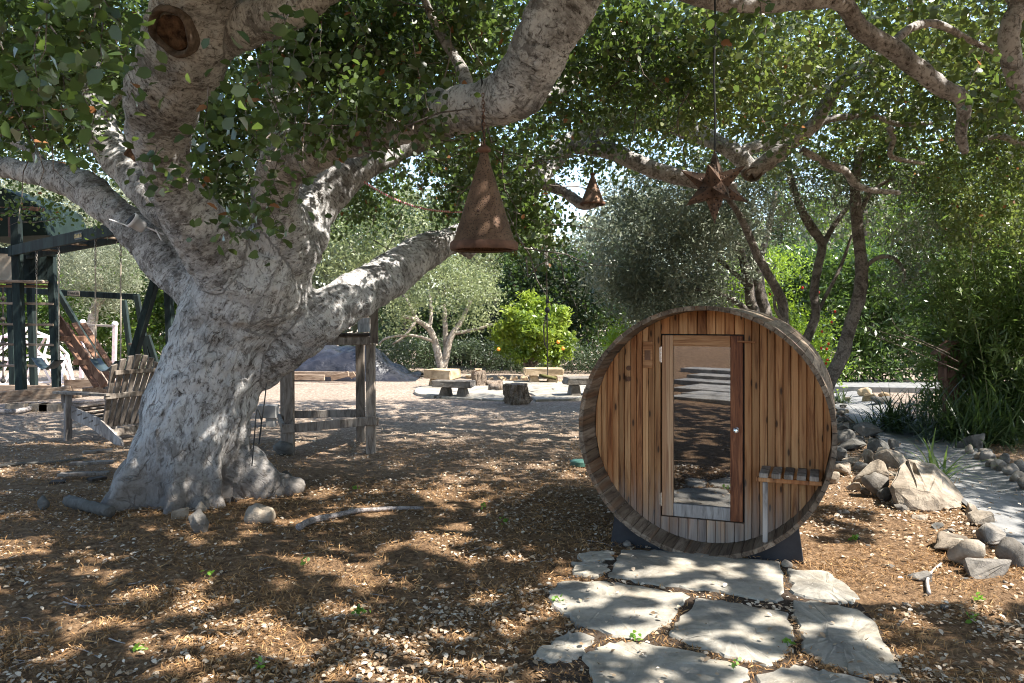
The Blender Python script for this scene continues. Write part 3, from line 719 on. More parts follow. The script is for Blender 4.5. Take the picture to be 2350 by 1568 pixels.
# cradles
for yc in (0.14, LEN - 0.3):
    V, F = [], []; rr = SR + 0.003
    xa = np.linspace(-0.66, 0.66, 23)
    top = [(x_, ZC - math.sqrt(rr * rr - min(x_ * x_, rr * rr - .01))) for x_ in xa]
    base = [(-0.70 if i == 0 else (0.70 if i == 22 else x_ * 1.05), -0.03) for i, x_ in enumerate(xa)]
    k0 = len(xa)
    for yy in (yc - 0.025, yc + 0.025):
        V += [(p[0], yy, p[1]) for p in base] + [(p[0], yy, max(p[1], 0.0) ) for p in top]
    for i in range(k0 - 1):
        F += [(i, i + 1, k0 + i + 1, k0 + i), (2 * k0 + i + 1, 2 * k0 + i, 3 * k0 + i, 3 * k0 + i + 1), (k0 + i, k0 + i + 1, 3 * k0 + i + 1, 3 * k0 + i)]
    F += [(0, k0, 3 * k0, 2 * k0), (k0 - 1, 3 * k0 - 1, 4 * k0 - 1, 2 * k0 - 1)]
    build('cradle', (V, F), 'black_panel', sauna, local=True)

# ================================================================ THE OAK
def L3(nodes): return [tuple(P(a, b, Y)) + (W(r, Y),) for (a, b, r, Y) in nodes]
trunk = [(420,1180,168,7.7),(420,1135,142,7.7),(432,1050,126,7.7),(454,950,116,7.7),(490,850,116,7.7),(518,770,117,7.65),(556,700,120,7.6),(582,640,124,7.5),(600,590,110,7.5)]
limbs = [
 [(585,690,98,7.5),(528,606,82,7.25),(458,522,70,7.0),(402,440,59,6.8),(372,350,58,6.6),(376,240,78,6.4),(412,150,92,6.1),(440,70,98,5.9),(450,-30,92,5.7),(470,-200,80,5.4),(480,-420,60,5.0)],
 [(430,110,78,6.0),(520,70,56,5.9),(600,45,44,5.8),(690,15,38,5.7),(780,-40,36,5.6),(900,-140,30,5.5)],
 [(470,560,50,7.5),(390,480,46,7.7),(315,415,43,7.85),(262,355,40,8.0),(225,290,36,8.1),(205,200,34,8.2),(180,80,30,8.3),(150,-60,26,8.3)],
 [(490,700,64,7.8),(425,638,50,7.9),(368,588,45,7.95),(312,533,44,8.0),(257,478,41,8.1),(190,428,36,8.2),(93,398,28,8.4),(10,385,26,8.6),(-70,360,25,8.8),(-180,300,22,9.0)],
 [(665,610,74,7.5),(648,520,60,7.3),(632,445,55,7.1),(656,375,50,6.9),(740,330,49,6.6),(850,294,48,6.2),(960,272,48,5.8),(1080,248,51,5.4),(1170,222,62,5.2),(1215,160,68,5.1),(1250,85,71,5.0),(1300,0,72,4.95),(1365,-100,66,4.9),(1440,-240,56,4.8),(1500,-420,44,4.8)],
 [(605,680,108,7.6),(640,600,88,7.65),(672,535,78,7.75),(705,475,65,7.9),(752,428,53,8.0),(830,380,44,8.2),(940,322,38,8.5),(1060,275,34,8.8),(1200,235,30,9.2),(1350,150,26,9.8),(1500,40,22,10.4)],
 [(548,838,74,7.85),(630,795,72,7.78),(700,752,66,7.75),(750,717,60,7.85),(800,690,54,8.0),(860,655,52,8.3),(930,610,48,8.7),(985,570,40,9.0),(1050,548,31,9.5),(1120,520,27,10.2),(1190,468,27,11.2),(1240,395,27,12.3),(1300,335,26,12.5),(1370,295,24,12.4),(1450,276,22,12.0),(1550,290,22,11.5),(1640,325,23,11.0),(1700,365,24,10.8),(1728,398,27,10.8)],
 [(640,620,80,7.9),(632,450,46,8.6),(640,300,42,9.0),(650,180,40,9.2),(655,60,38,9.4),(660,-120,34,9.6)],
]
roots = [
 [(550,1075,60,7.75),(600,1098,36,7.85),(645,1110,22,7.9),(688,1114,9,7.9)],
 [(330,1095,56,7.6),(288,1132,34,7.5),(258,1152,14,7.5)],
]
vfs = [tube(smooth_path(L3(c), 4), 20, 0.10, i) for i, c in enumerate([trunk] + limbs + roots)]
raw = build('oak_raw', join(*vfs), 'oak_bark', origin=(0, 0, 0))
md = raw.modifiers.new('r', 'REMESH'); md.mode = 'VOXEL'; md.voxel_size = 0.022
sm = raw.modifiers.new('s', 'SMOOTH'); sm.factor = 0.5; sm.iterations = 9
dg = bpy.context.evaluated_depsgraph_get(); dg.update()
ome = bpy.data.meshes.new_from_object(raw.evaluated_get(dg)); ome.name = 'trunk'
bpy.data.objects.remove(raw)
oak_base = G(435, 1140); oak_base.z = 0
oak = empty('oak_tree', oak_base, 'huge old live oak with pale leaning trunk and low spreading limbs', 'tree')
nv = len(ome.vertices); co = np.empty(nv * 3, dtype=np.float32); ome.vertices.foreach_get('co', co); co = co.reshape(-1, 3).astype(float)
no = np.empty(nv * 3, dtype=np.float32); ome.vertices.foreach_get('normal', no); no = no.reshape(-1, 3).astype(float)
disp = (vnoise(co, 2.6, 1) - .5) * 0.075 + (vnoise(co, 7.0, 2) - .5) * 0.035 + (vnoise(co * np.array([1, 1, .45]), 19, 3) - .5) * 0.022 + (vnoise(co, 42, 4) - .5) * 0.009
rg = np.abs(vnoise(co * np.array([1, 1, .28]), 8.0, 5) - .5)            # long furrows on the trunk
disp -= np.clip(0.06 - rg, 0, 1) * 0.35 * np.clip((2.4 - co[:, 2]) / 1.5, 0.2, 1)
ang = np.arctan2(co[:, 1] - oak_base.y, co[:, 0] - oak_base.x)
foot = np.clip((0.75 - co[:, 2]) / 0.75, 0, 1.1) ** 1.6
disp += foot * (0.10 * np.sin(5 * ang + 1.0) + 0.07 * np.sin(9 * ang + 2.3) + 0.045 * np.sin(17 * ang + .7) + .03)
co2 = co + no * disp[:, None] - np.array(oak_base)
ome.vertices.foreach_set('co', co2.astype(np.float32).ravel()); ome.update()
ome.polygons.foreach_set('use_smooth', [True] * len(ome.polygons)); ome.materials.clear(); ome.materials.append(M['oak_trunk_bark'])
best = np.full(nv, 1e9); grain = np.zeros((nv, 3))
for li, c in enumerate([trunk] + limbs + roots):
    A = np.array([list(p) for p in smooth_path(L3(c), 4)]); arc = 0.0; kk = 0.5 if (li == 0 or li > len(limbs)) else 1.75; u_ = None
    for a_, b_ in zip(A[:-1], A[1:]):
        d = Vector(b_[:3] - a_[:3]); Ls = d.length; d.normalize()
        u_ = (u_ - d * u_.dot(d)).normalized() if u_ is not None else d.cross(Vector((0, 1, .01))).normalized()
        w_ = d.cross(u_); rel = co - a_[:3]; t = rel @ np.array(d); tc = np.clip(t, 0, Ls)
        dist = np.linalg.norm(rel - tc[:, None] * np.array(d), axis=1) / (a_[3] + (b_[3] - a_[3]) * tc / Ls)
        m_ = dist < best; best[m_] = dist[m_]
        grain[m_, 0] = (rel @ np.array(u_))[m_] + li * 3.1; grain[m_, 1] = (rel @ np.array(w_))[m_] + li * 1.7; grain[m_, 2] = (arc + t)[m_] * kk
        arc += Ls
ga = ome.attributes.new('grain', 'FLOAT_VECTOR', 'POINT'); ga.data.foreach_set('vector', grain.astype(np.float32).ravel())
ot = bpy.data.objects.new('trunk', ome); COL.objects.link(ot); ot.parent = oak; ORG['trunk'] = oak_base
print('oak verts', nv)
# thinner limbs
thin = [
 [(1310,330,20,12.45),(1400,347,20,12.2),(1500,390,19,12),(1600,416,18,11.8),(1690,432,14,11.7)],
 [(1725,392,21,10.8),(1760,372,20,10.7),(1810,332,18,10.6),(1868,286,16,10.5),(1905,222,15,10.4),(1950,165,12,10.3),(2022,126,8,10.2),(2080,105,5,10.1)],
 [(1700,352,14,10.8),(1740,335,14,10.9),(1790,330,12,11),(1830,318,10,11)],
 [(1828,315,10,10.55),(1880,282,9.5,10.6),(1930,270,8,10.6),(2010,268,7,10.6),(2060,285,6,10.7),(2140,283,4,10.7)],
 [(1840,343,9,10.7),(1900,377,9,10.8),(1940,393,9,10.9),(1973,430,8,11),(2066,443,5,11)],
 [(1400,-150,40,4.9),(1500,-60,30,5.2),(1640,4,20,5.4),(1780,8,20,5.6),(1900,-2,20,5.8),(1940,15,21,6),(1973,65,22,6.1),(2033,102,23,6.2),(2100,152,22,6.3),(2160,200,20,6.4),(2200,220,18,6.45),(2212,255,15,6.5),(2205,310,13,6.6),(2215,350,8,6.7)],
 [(1900,-2,22,5.8),(2080,-120,24,5.6),(2250,-100,24,5.5),(2333,0,21,5.5),(2316,67,22,5.5),(2323,150,22,5.6),(2340,200,19,5.7),(2380,280,16,5.9),(2420,380,12,6.1)],
 [(2040,110,10,6.2),(2090,65,10,6.4),(2150,55,9,6.6),(2230,95,7,6.8),(2300,130,4,7)],
 [(1840,215,8,11),(1900,200,9,11),(1960,180,9,11.2),(2010,150,6,11.3)],
 [(1790,250,6,11),(1830,222,9,11),(1860,190,7,11),(1905,150,7,11)],
 [(2040,290,8,10.8),(2050,320,7,10.8),(2045,360,6,10.8),(2120,375,4,10.9)],
 [(1250,420,14,12),(1300,445,12,12),(1340,470,14,11.8),(1380,465,6,11.7)],
 [(1230,400,16,12),(1190,440,14,12),(1160,500,12,12)],
 [(215,300,10,8.0),(260,240,8,8),(300,190,5,7.9)],
 [(1045,552,22,9.5),(1075,578,15,9.5),(1086,588,11,9.5)],
 [(120,400,14,8.3),(60,340,10,8.6),(-10,310,7,9)],
 [(560,60,12,5.9),(480,-10,9,5.7),(500,-80,6,5.6)],
 [(1080,247,20,5.5),(1060,160,14,5.8),(1000,60,10,6.0),(960,-40,7,6.1)],
 [(2240,330,6,11),(2290,312,7,11),(2350,330,8,11),(2420,320,8,11)],
]
for i, c in enumerate(thin):
    build('branch', tube(smooth_path(L3(c), 4), 10, 0.22, 90 + i), 'oak_bark', oak, smooth=True)
# cut-limb hole, rotten wound, burl stub
from mathutils.bvhtree import BVHTree
oak_bvh = BVHTree.FromPolygons([tuple(p) for p in (co2 + np.array(oak_base))], [tuple(p.vertices) for p in ome.polygons])
def disc_at(px, py, Y, rx, ry, nrm, mat, name, ring):
    hit, hn, _, _ = oak_bvh.ray_cast(Vector((0, 0, EYE)), (P(px, py, 1) - Vector((0, 0, EYE))).normalized())
    if hit is None: hit, hn = P(px, py, 10.72), Vector((0, -1, -.25))
    hs_ = sum((oak_bvh.ray_cast(Vector((0, 0, EYE)), (P(px + a_, py + b_, 1) - Vector((0, 0, EYE))).normalized())[1] or hn for a_ in (-25, 0, 25) for b_ in (-25, 0, 25)), Vector((0, 0, 0)))
    n_ = hs_.normalized(); q = Vector((0, 0, 1)).rotation_difference(n_)
    prof = [(1.18, -0.10), (1.12, 0.02), (0.98, 0.055), (0.86, 0.035), (0.80, -0.02), (0.5, -0.05), (0.05, -0.06)] if ring else [(1.1, -.06), (1.0, 0.01), (0.6, 0.0), (.05, -.015)]
    V, F = lathe(prof, 28); V = [Vector((v_[0] * rx, v_[1] * ry, v_[2] * (0.5 if not ring else 1.0))) for v_ in V]
    V = [Vector((v_.x * (1 + .12 * math.sin(3 * math.atan2(v_.y, v_.x))), v_.y, v_.z)) for v_ in V]
    c = hit + n_ * Y; V = [c + q @ v_ for v_ in V]
    return build(name, (V, F), mat, oak, smooth=True)
k1 = P(395, 72, 5.6)
disc_at(398, 72, 0.0, 0.150, 0.165, (-0.12, -0.95, -0.28), 'cambium', 'knot_rim', True)
disc_at(399, 74, 0.012, 0.112, 0.120, (-0.12, -0.95, -0.28), 'dark_wound', 'knot_hole', False)
disc_at(312, 376, 0.0, 0.13, 0.20, (-0.15, -0.95, -0.1), 'dark_wound', 'wound', False)
disc_at(1727, 400, 0.0, 0.115, 0.09, (0.0, -1, -0.25), 'cambium', 'burl', True)

# foliage of the oak: its gaps are shaped to throw sun patches on the ground
def light_map(gx, gy):                  # how open the canopy is along the sun's path above a spot of ground
    gy_ = np.maximum(gy, 1.2)
    py = HY + FPX * EYE / gy_; px = CX + gx * FPX / gy_
    L = np.full(np.shape(gx), 0.24)
    def rect(x0, x1, y0, y1, v):
        m = (px > x0) & (px < x1) & (py > y0) & (py < y1); L[m] = v
    rect(-9e9, 640, 1180, 9e9, 0.27)
    rect(600, 1250, 1230, 9e9, 0.46)
    rect(1240, 1820, 1290, 9e9, 0.52)
    rect(620, 1330, 1000, 1230, 0.33)
    rect(-9e9, 1420, 915, 1000, 0.26)
    rect(-9e9, 640, 940, 1100, 0.16)
    rect(1810, 9e9, 1090, 1390, 1.05)
    rect(1860, 2000, 1160, 1250, 0.40)
    rect(1980, 9e9, 1400, 9e9, 0.20)
    rect(2050, 9e9, 985, 1150, 0.03)
    rect(2230, 9e9, 1150, 1260, 0.6)
    rect(1850, 2060, 925, 985, 1.0)
    rect(1330, 1440, 1080, 1290, 0.20)
    rect(-9e9, 1420, 700, 915, 1.0)
    L = np.where(gy < -1.0, 0.35, L); L = np.where(gy < -3.2, 1.0, L)
    return L
shift = np.array(SUN_DIR) / SUN_DIR.z
def open_to_sun(p):
    g = p - shift * p[:, 2:3]
    n = 0.17 * v2(g[:, 0], g[:, 1], 1.25, 21) + 0.38 * v2(g[:, 0], g[:, 1], 3.6, 22) + 0.45 * v2(g[:, 0], g[:, 1], 7.5, 23)
    n = np.clip((n - 0.5) / 0.122, -4, 4); u = 1 / (1 + np.exp(-1.7 * n))
    return u < light_map(g[:, 0], g[:, 1])
def canopy(n, xr, yr, zr, csize, per, seed):
    g = np.random.default_rng(seed)
    c = np.stack([g.uniform(*xr, n), g.uniform(*yr, n), g.uniform(*zr, n)], -1)
    p = np.repeat(c, per, 0) + g.normal(size=(n * per, 3)) * csize * np.array([1, 1, .6])
    return p[~open_to_sun(p)]
p_over = canopy(9800, (-6.5, 13.0), (-3.0, 6.5), (4.5, 7.0), 0.22, 18, 5)  # overhead leaves out of view, oversized and holed to shape the ground shade
leaf_cloud('foliage', p_over, 0.125, 'oak_leaf', oak, 0.78, 4, 0.45, tones(p_over, .8, 3), 'stuff')
p_mid = canopy(13000, (-9.5, 14.0), (6.5, 15.2), (4.1, 7.2), 0.20, 18, 6)
rt_side = p_mid[:, 0] + RNG.normal(size=len(p_mid)) * .5 > 1.6  # leaves on the right get the copy coloured as backlit
for part_, mt_ in ((p_mid[~rt_side], 'oak_leaf'), (p_mid[rt_side], 'backlit_oak_leaf')):
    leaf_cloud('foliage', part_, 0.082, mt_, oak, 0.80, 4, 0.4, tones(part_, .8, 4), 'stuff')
# foliage masses seen in the upper half
masses = [  # px, py, Y, rx px, ry px, rz m, clumps, leaves per clump
 (90,100,4.6,120,120,.5,44,26),(50,230,5.2,110,90,.5,36,26),(180,40,5.0,70,60,.4,18,22),(150,250,7.6,110,90,.4,34,22),
 (690,170,6.6,90,110,.5,44,24),(800,130,6.9,170,120,.6,90,26),(960,90,6.6,140,110,.6,70,26),(1060,60,6.2,90,110,.5,40,24),
 (700,280,6.0,120,60,.4,24,20),(880,240,5.6,130,60,.4,34,22),(1010,290,5.6,70,50,.3,12,18),
 (1130,420,8.0,110,120,.6,42,24),(1240,520,9.0,70,70,.6,20,22),(1040,480,9.0,60,70,.5,16,20),
 (1330,210,8.0,120,100,.8,60,26),(1450,130,8.0,160,120,.9,90,26),(1600,150,8.5,170,140,1.0,100,26),(1560,240,9.5,160,60,.9,60,26),
 (1420,60,7.2,110,70,.8,30,24),(1760,180,9.5,160,150,1.0,90,26),(1900,330,12.5,190,100,1.0,70,28),(2060,90,9.5,200,110,1.0,90,28),
 (2050,250,12.0,200,130,1.2,120,28),(2260,160,10.0,140,150,1.0,110,28),(2270,380,11.5,140,140,1.2,120,28),(2080,400,12.5,120,80,1.0,50,26),
 (2290,510,11.0,110,80,.9,50,26),(300,300,9.0,140,90,.6,40,24),(420,470,9.6,120,110,.6,46,24),(140,480,10.5,170,40,.7,22,22),(780,470,9.6,90,90,.6,34,22),(870,440,10,90,80,.6,30,22),
 (1150,400,6.6,70,90,.35,20,20),(1215,470,6.8,50,110,.3,20,20),(1170,520,7.0,70,60,.3,16,18),(1080,350,6.4,60,40,.3,10,18),(1240,560,7.2,36,36,.25,8,16),(520,420,9.5,70,110,.6,60,26),(560,300,9.5,90,110,.6,70,26),(350,200,9.5,120,140,.6,70,26),(1250,330,11,60,70,.6,24,22),(1050,380,8.4,110,40,.5,24,22),
]
pm = []
for i, (a, b, Y, rx, ry, rz, nc, per) in enumerate(masses):
    q = P(a, b, Y); pm.append(clumps((q.x, q.y, q.z), (W(rx, Y), rz, W(ry, Y)), nc, per, 0.17, 0.25, 0.8, 300 + i))
pm = np.concatenate(pm)
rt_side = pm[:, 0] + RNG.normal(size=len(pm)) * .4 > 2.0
for part_, mt_ in ((pm[~rt_side], 'oak_leaf'), (pm[rt_side], 'backlit_oak_leaf')):
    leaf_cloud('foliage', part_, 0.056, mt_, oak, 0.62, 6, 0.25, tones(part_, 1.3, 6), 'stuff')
sel = RNG.random(len(pm)) < 0.012
leaf_cloud('foliage', pm[sel] + RNG.normal(size=(sel.sum(), 3)) * .05, 0.055, 'oak_leaf_dry', oak, 0.6, 6, 0.2, None, 'stuff')

# near twigs with leaves one can pick out singly: every leaf a part
def oak_leaf_mesh(seed):
    rnd = random.Random(seed); top, bot = [], []
    n = 6
    for i in range(1, n):
        t = i / n; w = 0.36 * math.sin(math.pi * t ** 0.8) ** 0.7 * (1 + (0.16 if i % 2 else -0.08)) * rnd.uniform(.92, 1.08)
        top.append((t, w)); bot.append((t, -w * rnd.uniform(.92, 1.05)))
    V = [(0, 0, 0)] + [(t, w, 0.10 * abs(w) + .12 * t * (1 - t) * 2) for t, w in top] + [(1, 0, -.05)] + [(t, w, 0.10 * abs(w) + .12 * t * (1 - t) * 2) for t, w in reversed(bot)]
    mid = [(t, 0, .12 * t * (1 - t) * 2 - .03) for t, _ in top]
    k = len(V); V += mid; F = []
    m = n - 1
    F.append((0, k, 1)); F.append((0, 2 * m + 1, k))
    for i in range(m - 1):
        F.append((1 + i, k + i, k + i + 1, 2 + i)); F.append((2 * m + 1 - i, 2 * m - i, k + i + 1, k + i))
    F.append((m, k + m - 1, m + 1)); F.append((m + 2, m + 1, k + m - 1))
    me = bpy.data.meshes.new('leaf'); me.from_pydata(V, [], F); me.update()
    at_ = me.attributes.new('tone', 'FLOAT', 'FACE'); at_.data.foreach_set('value', [(.25, .45, .6, .8, 1.0, .5)[seed % 6]] * len(F))
    me.polygons.foreach_set('use_smooth', [True] * len(F))
    return me
LM = [oak_leaf_mesh(s) for s in range(6)]
for m_ in LM[:5]: m_.materials.append(M['oak_leaf'])
LM[5].materials.append(M['oak_leaf_dry'])
sprigs = [ # px, py, Y, length m, leaves
 (455,415,3.6,.22,9),(490,330,3.4,.30,12),(560,300,3.4,.30,12),(620,250,3.2,.34,14),(560,470,3.7,.24,10),(640,420,3.8,.30,12),(690,360,3.9,.25,9),(610,500,3.9,.22,9),(530,520,4.0,.14,6),(370,395,4.2,.16,5),
 (600,250,3.0,.22,8),(640,130,3.0,.25,9),(700,180,3.4,.28,10),(60,120,2.3,.22,8),(120,60,2.2,.22,8),(200,100,2.4,.24,9),(20,200,2.6,.22,7),(150,200,2.6,.24,9),(250,30,2.4,.22,8),(90,270,2.9,.22,8),(200,260,3.0,.26,8),(260,150,3.0,.20,6),
 (760,280,4.0,.24,8),(840,330,4.3,.26,9),(910,330,4.3,.22,8),(990,300,4.4,.26,9),(680,90,3.4,.22,7),(800,60,3.8,.26,9),(960,180,4.2,.26,8),
 (1780,250,4.6,.3,9),(1640,110,4.2,.26,8),(1740,60,4.2,.22,7),(1800,340,5.0,.2,6),(2250,200,4.8,.28,8),(2290,250,4.8,.24,7),
]
nleaf = 0; near_p = []
for i, (a, b, Y, L, nl_) in enumerate(sprigs):
    rnd = random.Random(500 + i); c = P(a, b, Y); q = Vector((rnd.uniform(-.25, .25), rnd.uniform(-.2, .2), -1)).normalized()
    pts = []; p = c - q * (L * 0.8)
    for k in range(6):
        pts.append(tuple(p) + (0.0032 * (1 - k * .13),)); p = p + (q + Vector((rnd.uniform(-.55, .55), rnd.uniform(-.5, .5), 0))) * (L * 1.35 / 5)
    sp = build('twig', tube(pts, 5), 'tree_bark', oak); near_p.append(np.array(c) + np.random.default_rng(i).normal(size=(26, 3)) * np.array([.09, .10, L * .42]))
    for k in range(nl_):
        if nleaf >= 300: break
        t = (k + .5) / nl_ * 4.6 + .35; j = min(int(t), 4); w = t - j
        base = Vector(pts[j][:3]).lerp(Vector(pts[j + 1][:3]), w)
        lf = share('leaf', LM[5 if rnd.random() < 0.07 else rnd.randrange(5)], oak, base - oak_base)
        d = Vector((math.cos(k * 2.4 + i), math.sin(k * 2.4 + i), rnd.uniform(-.7, .25))).normalized()
        nrm = Vector((rnd.uniform(-.5, .5), rnd.uniform(-.9, .1), rnd.uniform(.2, 1)))
        s_ = d.cross(nrm).normalized(); u_ = s_.cross(d)
        lf.rotation_euler = Matrix((( d.x, -s_.x, u_.x), (d.y, -s_.y, u_.y), (d.z, -s_.z, u_.z))).to_euler()
        lf.scale = (rnd.uniform(.048, .074),) * 3; nleaf += 1
near_p = np.concatenate(near_p); leaf_cloud('foliage', near_p, .052, 'oak_leaf', oak, .66, 6, .3, tones(near_p, 4, 8) * .75, 'stuff')
# thin hanging twigs through the canopy
vf = []
for i in range(230):
    rnd = random.Random(i); c = random.choice(masses); q = P(c[0] + rnd.uniform(-1, 1) * c[3], c[1] + rnd.uniform(-1, 1) * c[4], c[2] + rnd.uniform(-.4, .4))
    d = Vector((rnd.gauss(0, .6), rnd.gauss(0, .4), rnd.gauss(-.2, .5))); pts = []
    for k in range(5):
        pts.append(tuple(q) + (0.007 * (1 - k * .18),)); d += Vector((rnd.gauss(0, .35), rnd.gauss(0, .3), rnd.gauss(0, .35))); q = q + d.normalized() * rnd.uniform(.1, .24)
    vf.append(tube(pts, 4))
tag(build('twigs', join(*vf), 'tree_bark', oak), kind='stuff').name = 'twig_spray'

# ================================================================ LANTERNS, STAR, CORDS
def lantern(px, ptop, pbot, half, Y, label, matn, cap_px, hang_to):
    b = P(px, pbot, Y); h = W(pbot - ptop, Y); r = W(half, Y)
    root = empty('cone_lantern', b, label, 'lantern', 'pierced cone lanterns hanging in the oak')
    sh = lathe([(r * .90, .012), (r * .985, .002), (r, .012), (r * .985, h * .085), (r * .90, h * .12), (r * .50, h * .56), (r * .17, h * .92), (r * .12, h)], 40, False)
    build('shade', at(sh, b), matn, root, smooth=True)
    build('rim', at(lathe([(r * 1.0, 0), (r * 1.03, .008), (r * 1.03, h * .075), (r * 0.99, h * .085)], 40, False), b), 'rust', root, smooth=True)
    build('finial', at(lathe([(r * .10, h), (r * .20, h * 1.02), (r * .21, h * 1.045), (r * .12, h * 1.07), (r * .05, h * 1.085)], 20), b), 'rust', root, smooth=True)
    build('rivet', at(ball(.011), b + Vector((-r * .15, -r * .63, h * .38))), 'dark_rust', root)
    t = b + Vector((0, 0, h * 1.08)); e = Vector(hang_to)
    pts = [tuple(t.lerp(e, k / 12.0) + Vector((.006 * math.sin(k * 1.3), 0.0, 0))) + (0.0065,) for k in range(13)]
    build('cord', tube(pts, 6), 'black_cord', root)
    return root
la = lantern(1111, 352, 575, 76, 5.15, 'big rusty pierced cone lantern hanging by a black cord, in front of the low limb', 'pierced_rust', 0, P(1104, 180, 5.2) + Vector((0, -.02, 0)))
# chain loop beside the cord
def chain(p0, p1, link=0.035, r=0.0028):
    p0, p1 = Vector(p0), Vector(p1); d = p1 - p0; n_ = max(2, int(d.length / (link * .75))); vs = []
    q = Vector((0, 0, 1)).rotation_difference(d.normalized())
    for i in range(n_):
        c = p0.lerp(p1, (i + .5) / n_); a = 0 if i % 2 else math.pi / 2; ring = []
        for k in range(9):
            t = 2 * math.pi * k / 8; v_ = Vector((math.cos(t) * link * .28, 0, math.sin(t) * link * .5)); v_ = Matrix.Rotation(a, 3, 'Z') @ v_
            ring.append(tuple(c + q @ v_) + (r,))
        vs.append(tube(ring, 4, cap=False))
    return join(*vs)
build('chain', chain(P(1112, 345, 5.15), P(1108, 215, 4.92), .03), 'rust', la)
lb = lantern(1360, 402, 471, 29, 11.6, 'smaller dark pierced cone lantern hanging from the arched limb, beside the star', 'pierced_rust', 0, P(1358, 285, 12.1))
# star
sc_ = P(1640, 428, 4.9); Rs = W(86, 4.9)
star = empty('star_lantern', sc_, 'rusty pierced metal star lantern hanging by a black cord above the sauna', 'lantern')
dirs = [Vector((0, 0, 1)), Vector((0, 0, -1))]
for k in range(5):
    a = 2 * math.pi * k / 5 + 0.5; c_ = 2 / math.sqrt(5); s_ = 1 / math.sqrt(5)
    dirs.append(Vector((c_ * math.cos(a), c_ * math.sin(a), s_))); dirs.append(Vector((c_ * math.cos(a + math.pi / 5), c_ * math.sin(a + math.pi / 5), -s_)))
for d in dirs:
    nb = sorted(dirs, key=lambda e: (e - d).length)[1:6]
    u_ = d.orthogonal().normalized(); w_ = d.cross(u_)
    nb.sort(key=lambda e: math.atan2(e.dot(w_), e.dot(u_)))
    base = []
    for k in range(5):
        e = (d + nb[k] + nb[(k + 1) % 5]).normalized(); base.append(sc_ + e * Rs * 0.40)
    V = base + [sc_ + d * Rs]; F = [(k, (k + 1) % 5, 5) for k in range(5)]
    build('point', fixn(V, F), 'pierced_star', star)
build('cord', tube([tuple(sc_ + Vector((.004 * math.sin(k), 0, Rs * .98 + k * .1))) + (.0065,) for k in range(12)], 6), 'black_cord', star)
# red and white rope
pa, pb = P(800, 395, 8.0), P(1062, 487, 8.6); rp = [pa.lerp(pb, k / 14) - Vector((0, 0, .12 * math.sin(math.pi * k / 14))) for k in range(15)]
tag(build('rope', tube([tuple(p) + (.010,) for p in rp], 6), 'striped_rope'), 'red and white rope strung slack between two oak limbs', 'rope')
# spotlight on the left limb
lp = P(318, 522, 7.62)
sp = empty('spotlight', lp, 'white spotlight strapped to the top of the left limb', 'spotlight')
lp = P(312, 512, 7.5); q = Vector((-0.55, -0.60, 0.50)).normalized(); qq = Vector((0, 0, 1)).rotation_difference(q)
hs = lathe([(.020, -.09), (.050, -.085), (.058, -.05), (.060, .02), (.074, .025), (.076, .055), (.066, .058)], 24, False)
build('housing', ([lp + qq @ Vector(v_) for v_ in hs[0]], hs[1]), 'white_paint', sp, smooth=True)
ls_ = lathe([(.067, .050), (.045, .066), (.01, .072)], 24); build('lens', ([lp + qq @ Vector(v_) for v_ in ls_[0]], ls_[1]), 'black_panel', sp, smooth=True)
build('bracket', join(beam(lp + Vector((.05, .03, -.02)), lp + Vector((.22, .10, -.10)), .03, .014), beam(lp + Vector((.16, .06, -.05)), lp + Vector((.22, .06, -.16)), .03, .014)), 'white_paint', sp)
build('wire', tube([tuple(lp + Vector((-.06 - k * .035, -.03, -.03 + k * .012))) + (.006,) for k in range(6)], 6), 'white_paint', sp)
# dangling cord right of the trunk
cd = smooth_path([tuple(P(a, b, 7.35)) + (.006,) for a, b in ((612, 880), (606, 930), (598, 985), (594, 1020), (600, 970), (590, 940), (584, 1000), (578, 1070))], 4)
tag(build('hanging_cord', tube(cd, 6), 'black_cord'), 'thin black cord dangling down the right side of the trunk', 'cord')

# ================================================================ ROPE SWING
sw_b = P(1257, 866, 13.0)
swg = empty('rope_swing', sw_b, 'rope swing with a mossy log seat hanging before the orange tree', 'swing')
build('log_seat', tube([tuple(sw_b + Vector((-.14 + k * .07, 0, .035 - k * .014))) + (.030 - abs(k - 2) * .003,) for k in range(5)], 10, .1, 3), 'moss_log', swg, smooth=True)
tp = P(1253, 392, 12.4)
rb = sw_b + Vector((0, 0, .04)); pts = [rb.lerp(P(1254, 606, 13.0), k / 8) for k in range(9)]
build('rope', tube([tuple(p) + (.011,) for p in pts], 6), 'rope_dark', swg)
build('rope_sleeve', tube([tuple(P(1254, 608, 13.0)) + (.030,), tuple(P(1253, 560, 12.9)) + (.032,), tuple(P(1253, 500, 12.7)) + (.030,)], 10), 'white_paint', swg)
build('upper_rope', tube([tuple(P(1253, 500, 12.7)) + (.012,), tuple(tp) + (.012,)], 6), 'rope', swg)
kn = P(1256, 712, 12.98); build('swivel', join(at(ball(.045, 1, .8, 1.2), kn), at(ball(.03), kn + Vector((0, 0, .14))), at(ball(.035, .8, .8, 1.5), kn - Vector((.02, 0, .12)))), 'black_panel', swg, smooth=True)
build('tail_rope', tube([tuple(P(1256, 720, 12.95)) + (.010,), tuple(P(1247, 750, 12.95)) + (.010,), tuple(P(1250, 790, 12.95)) + (.012,), tuple(P(1256, 800, 12.95)) + (.010,)], 6), 'rope_dark', swg)

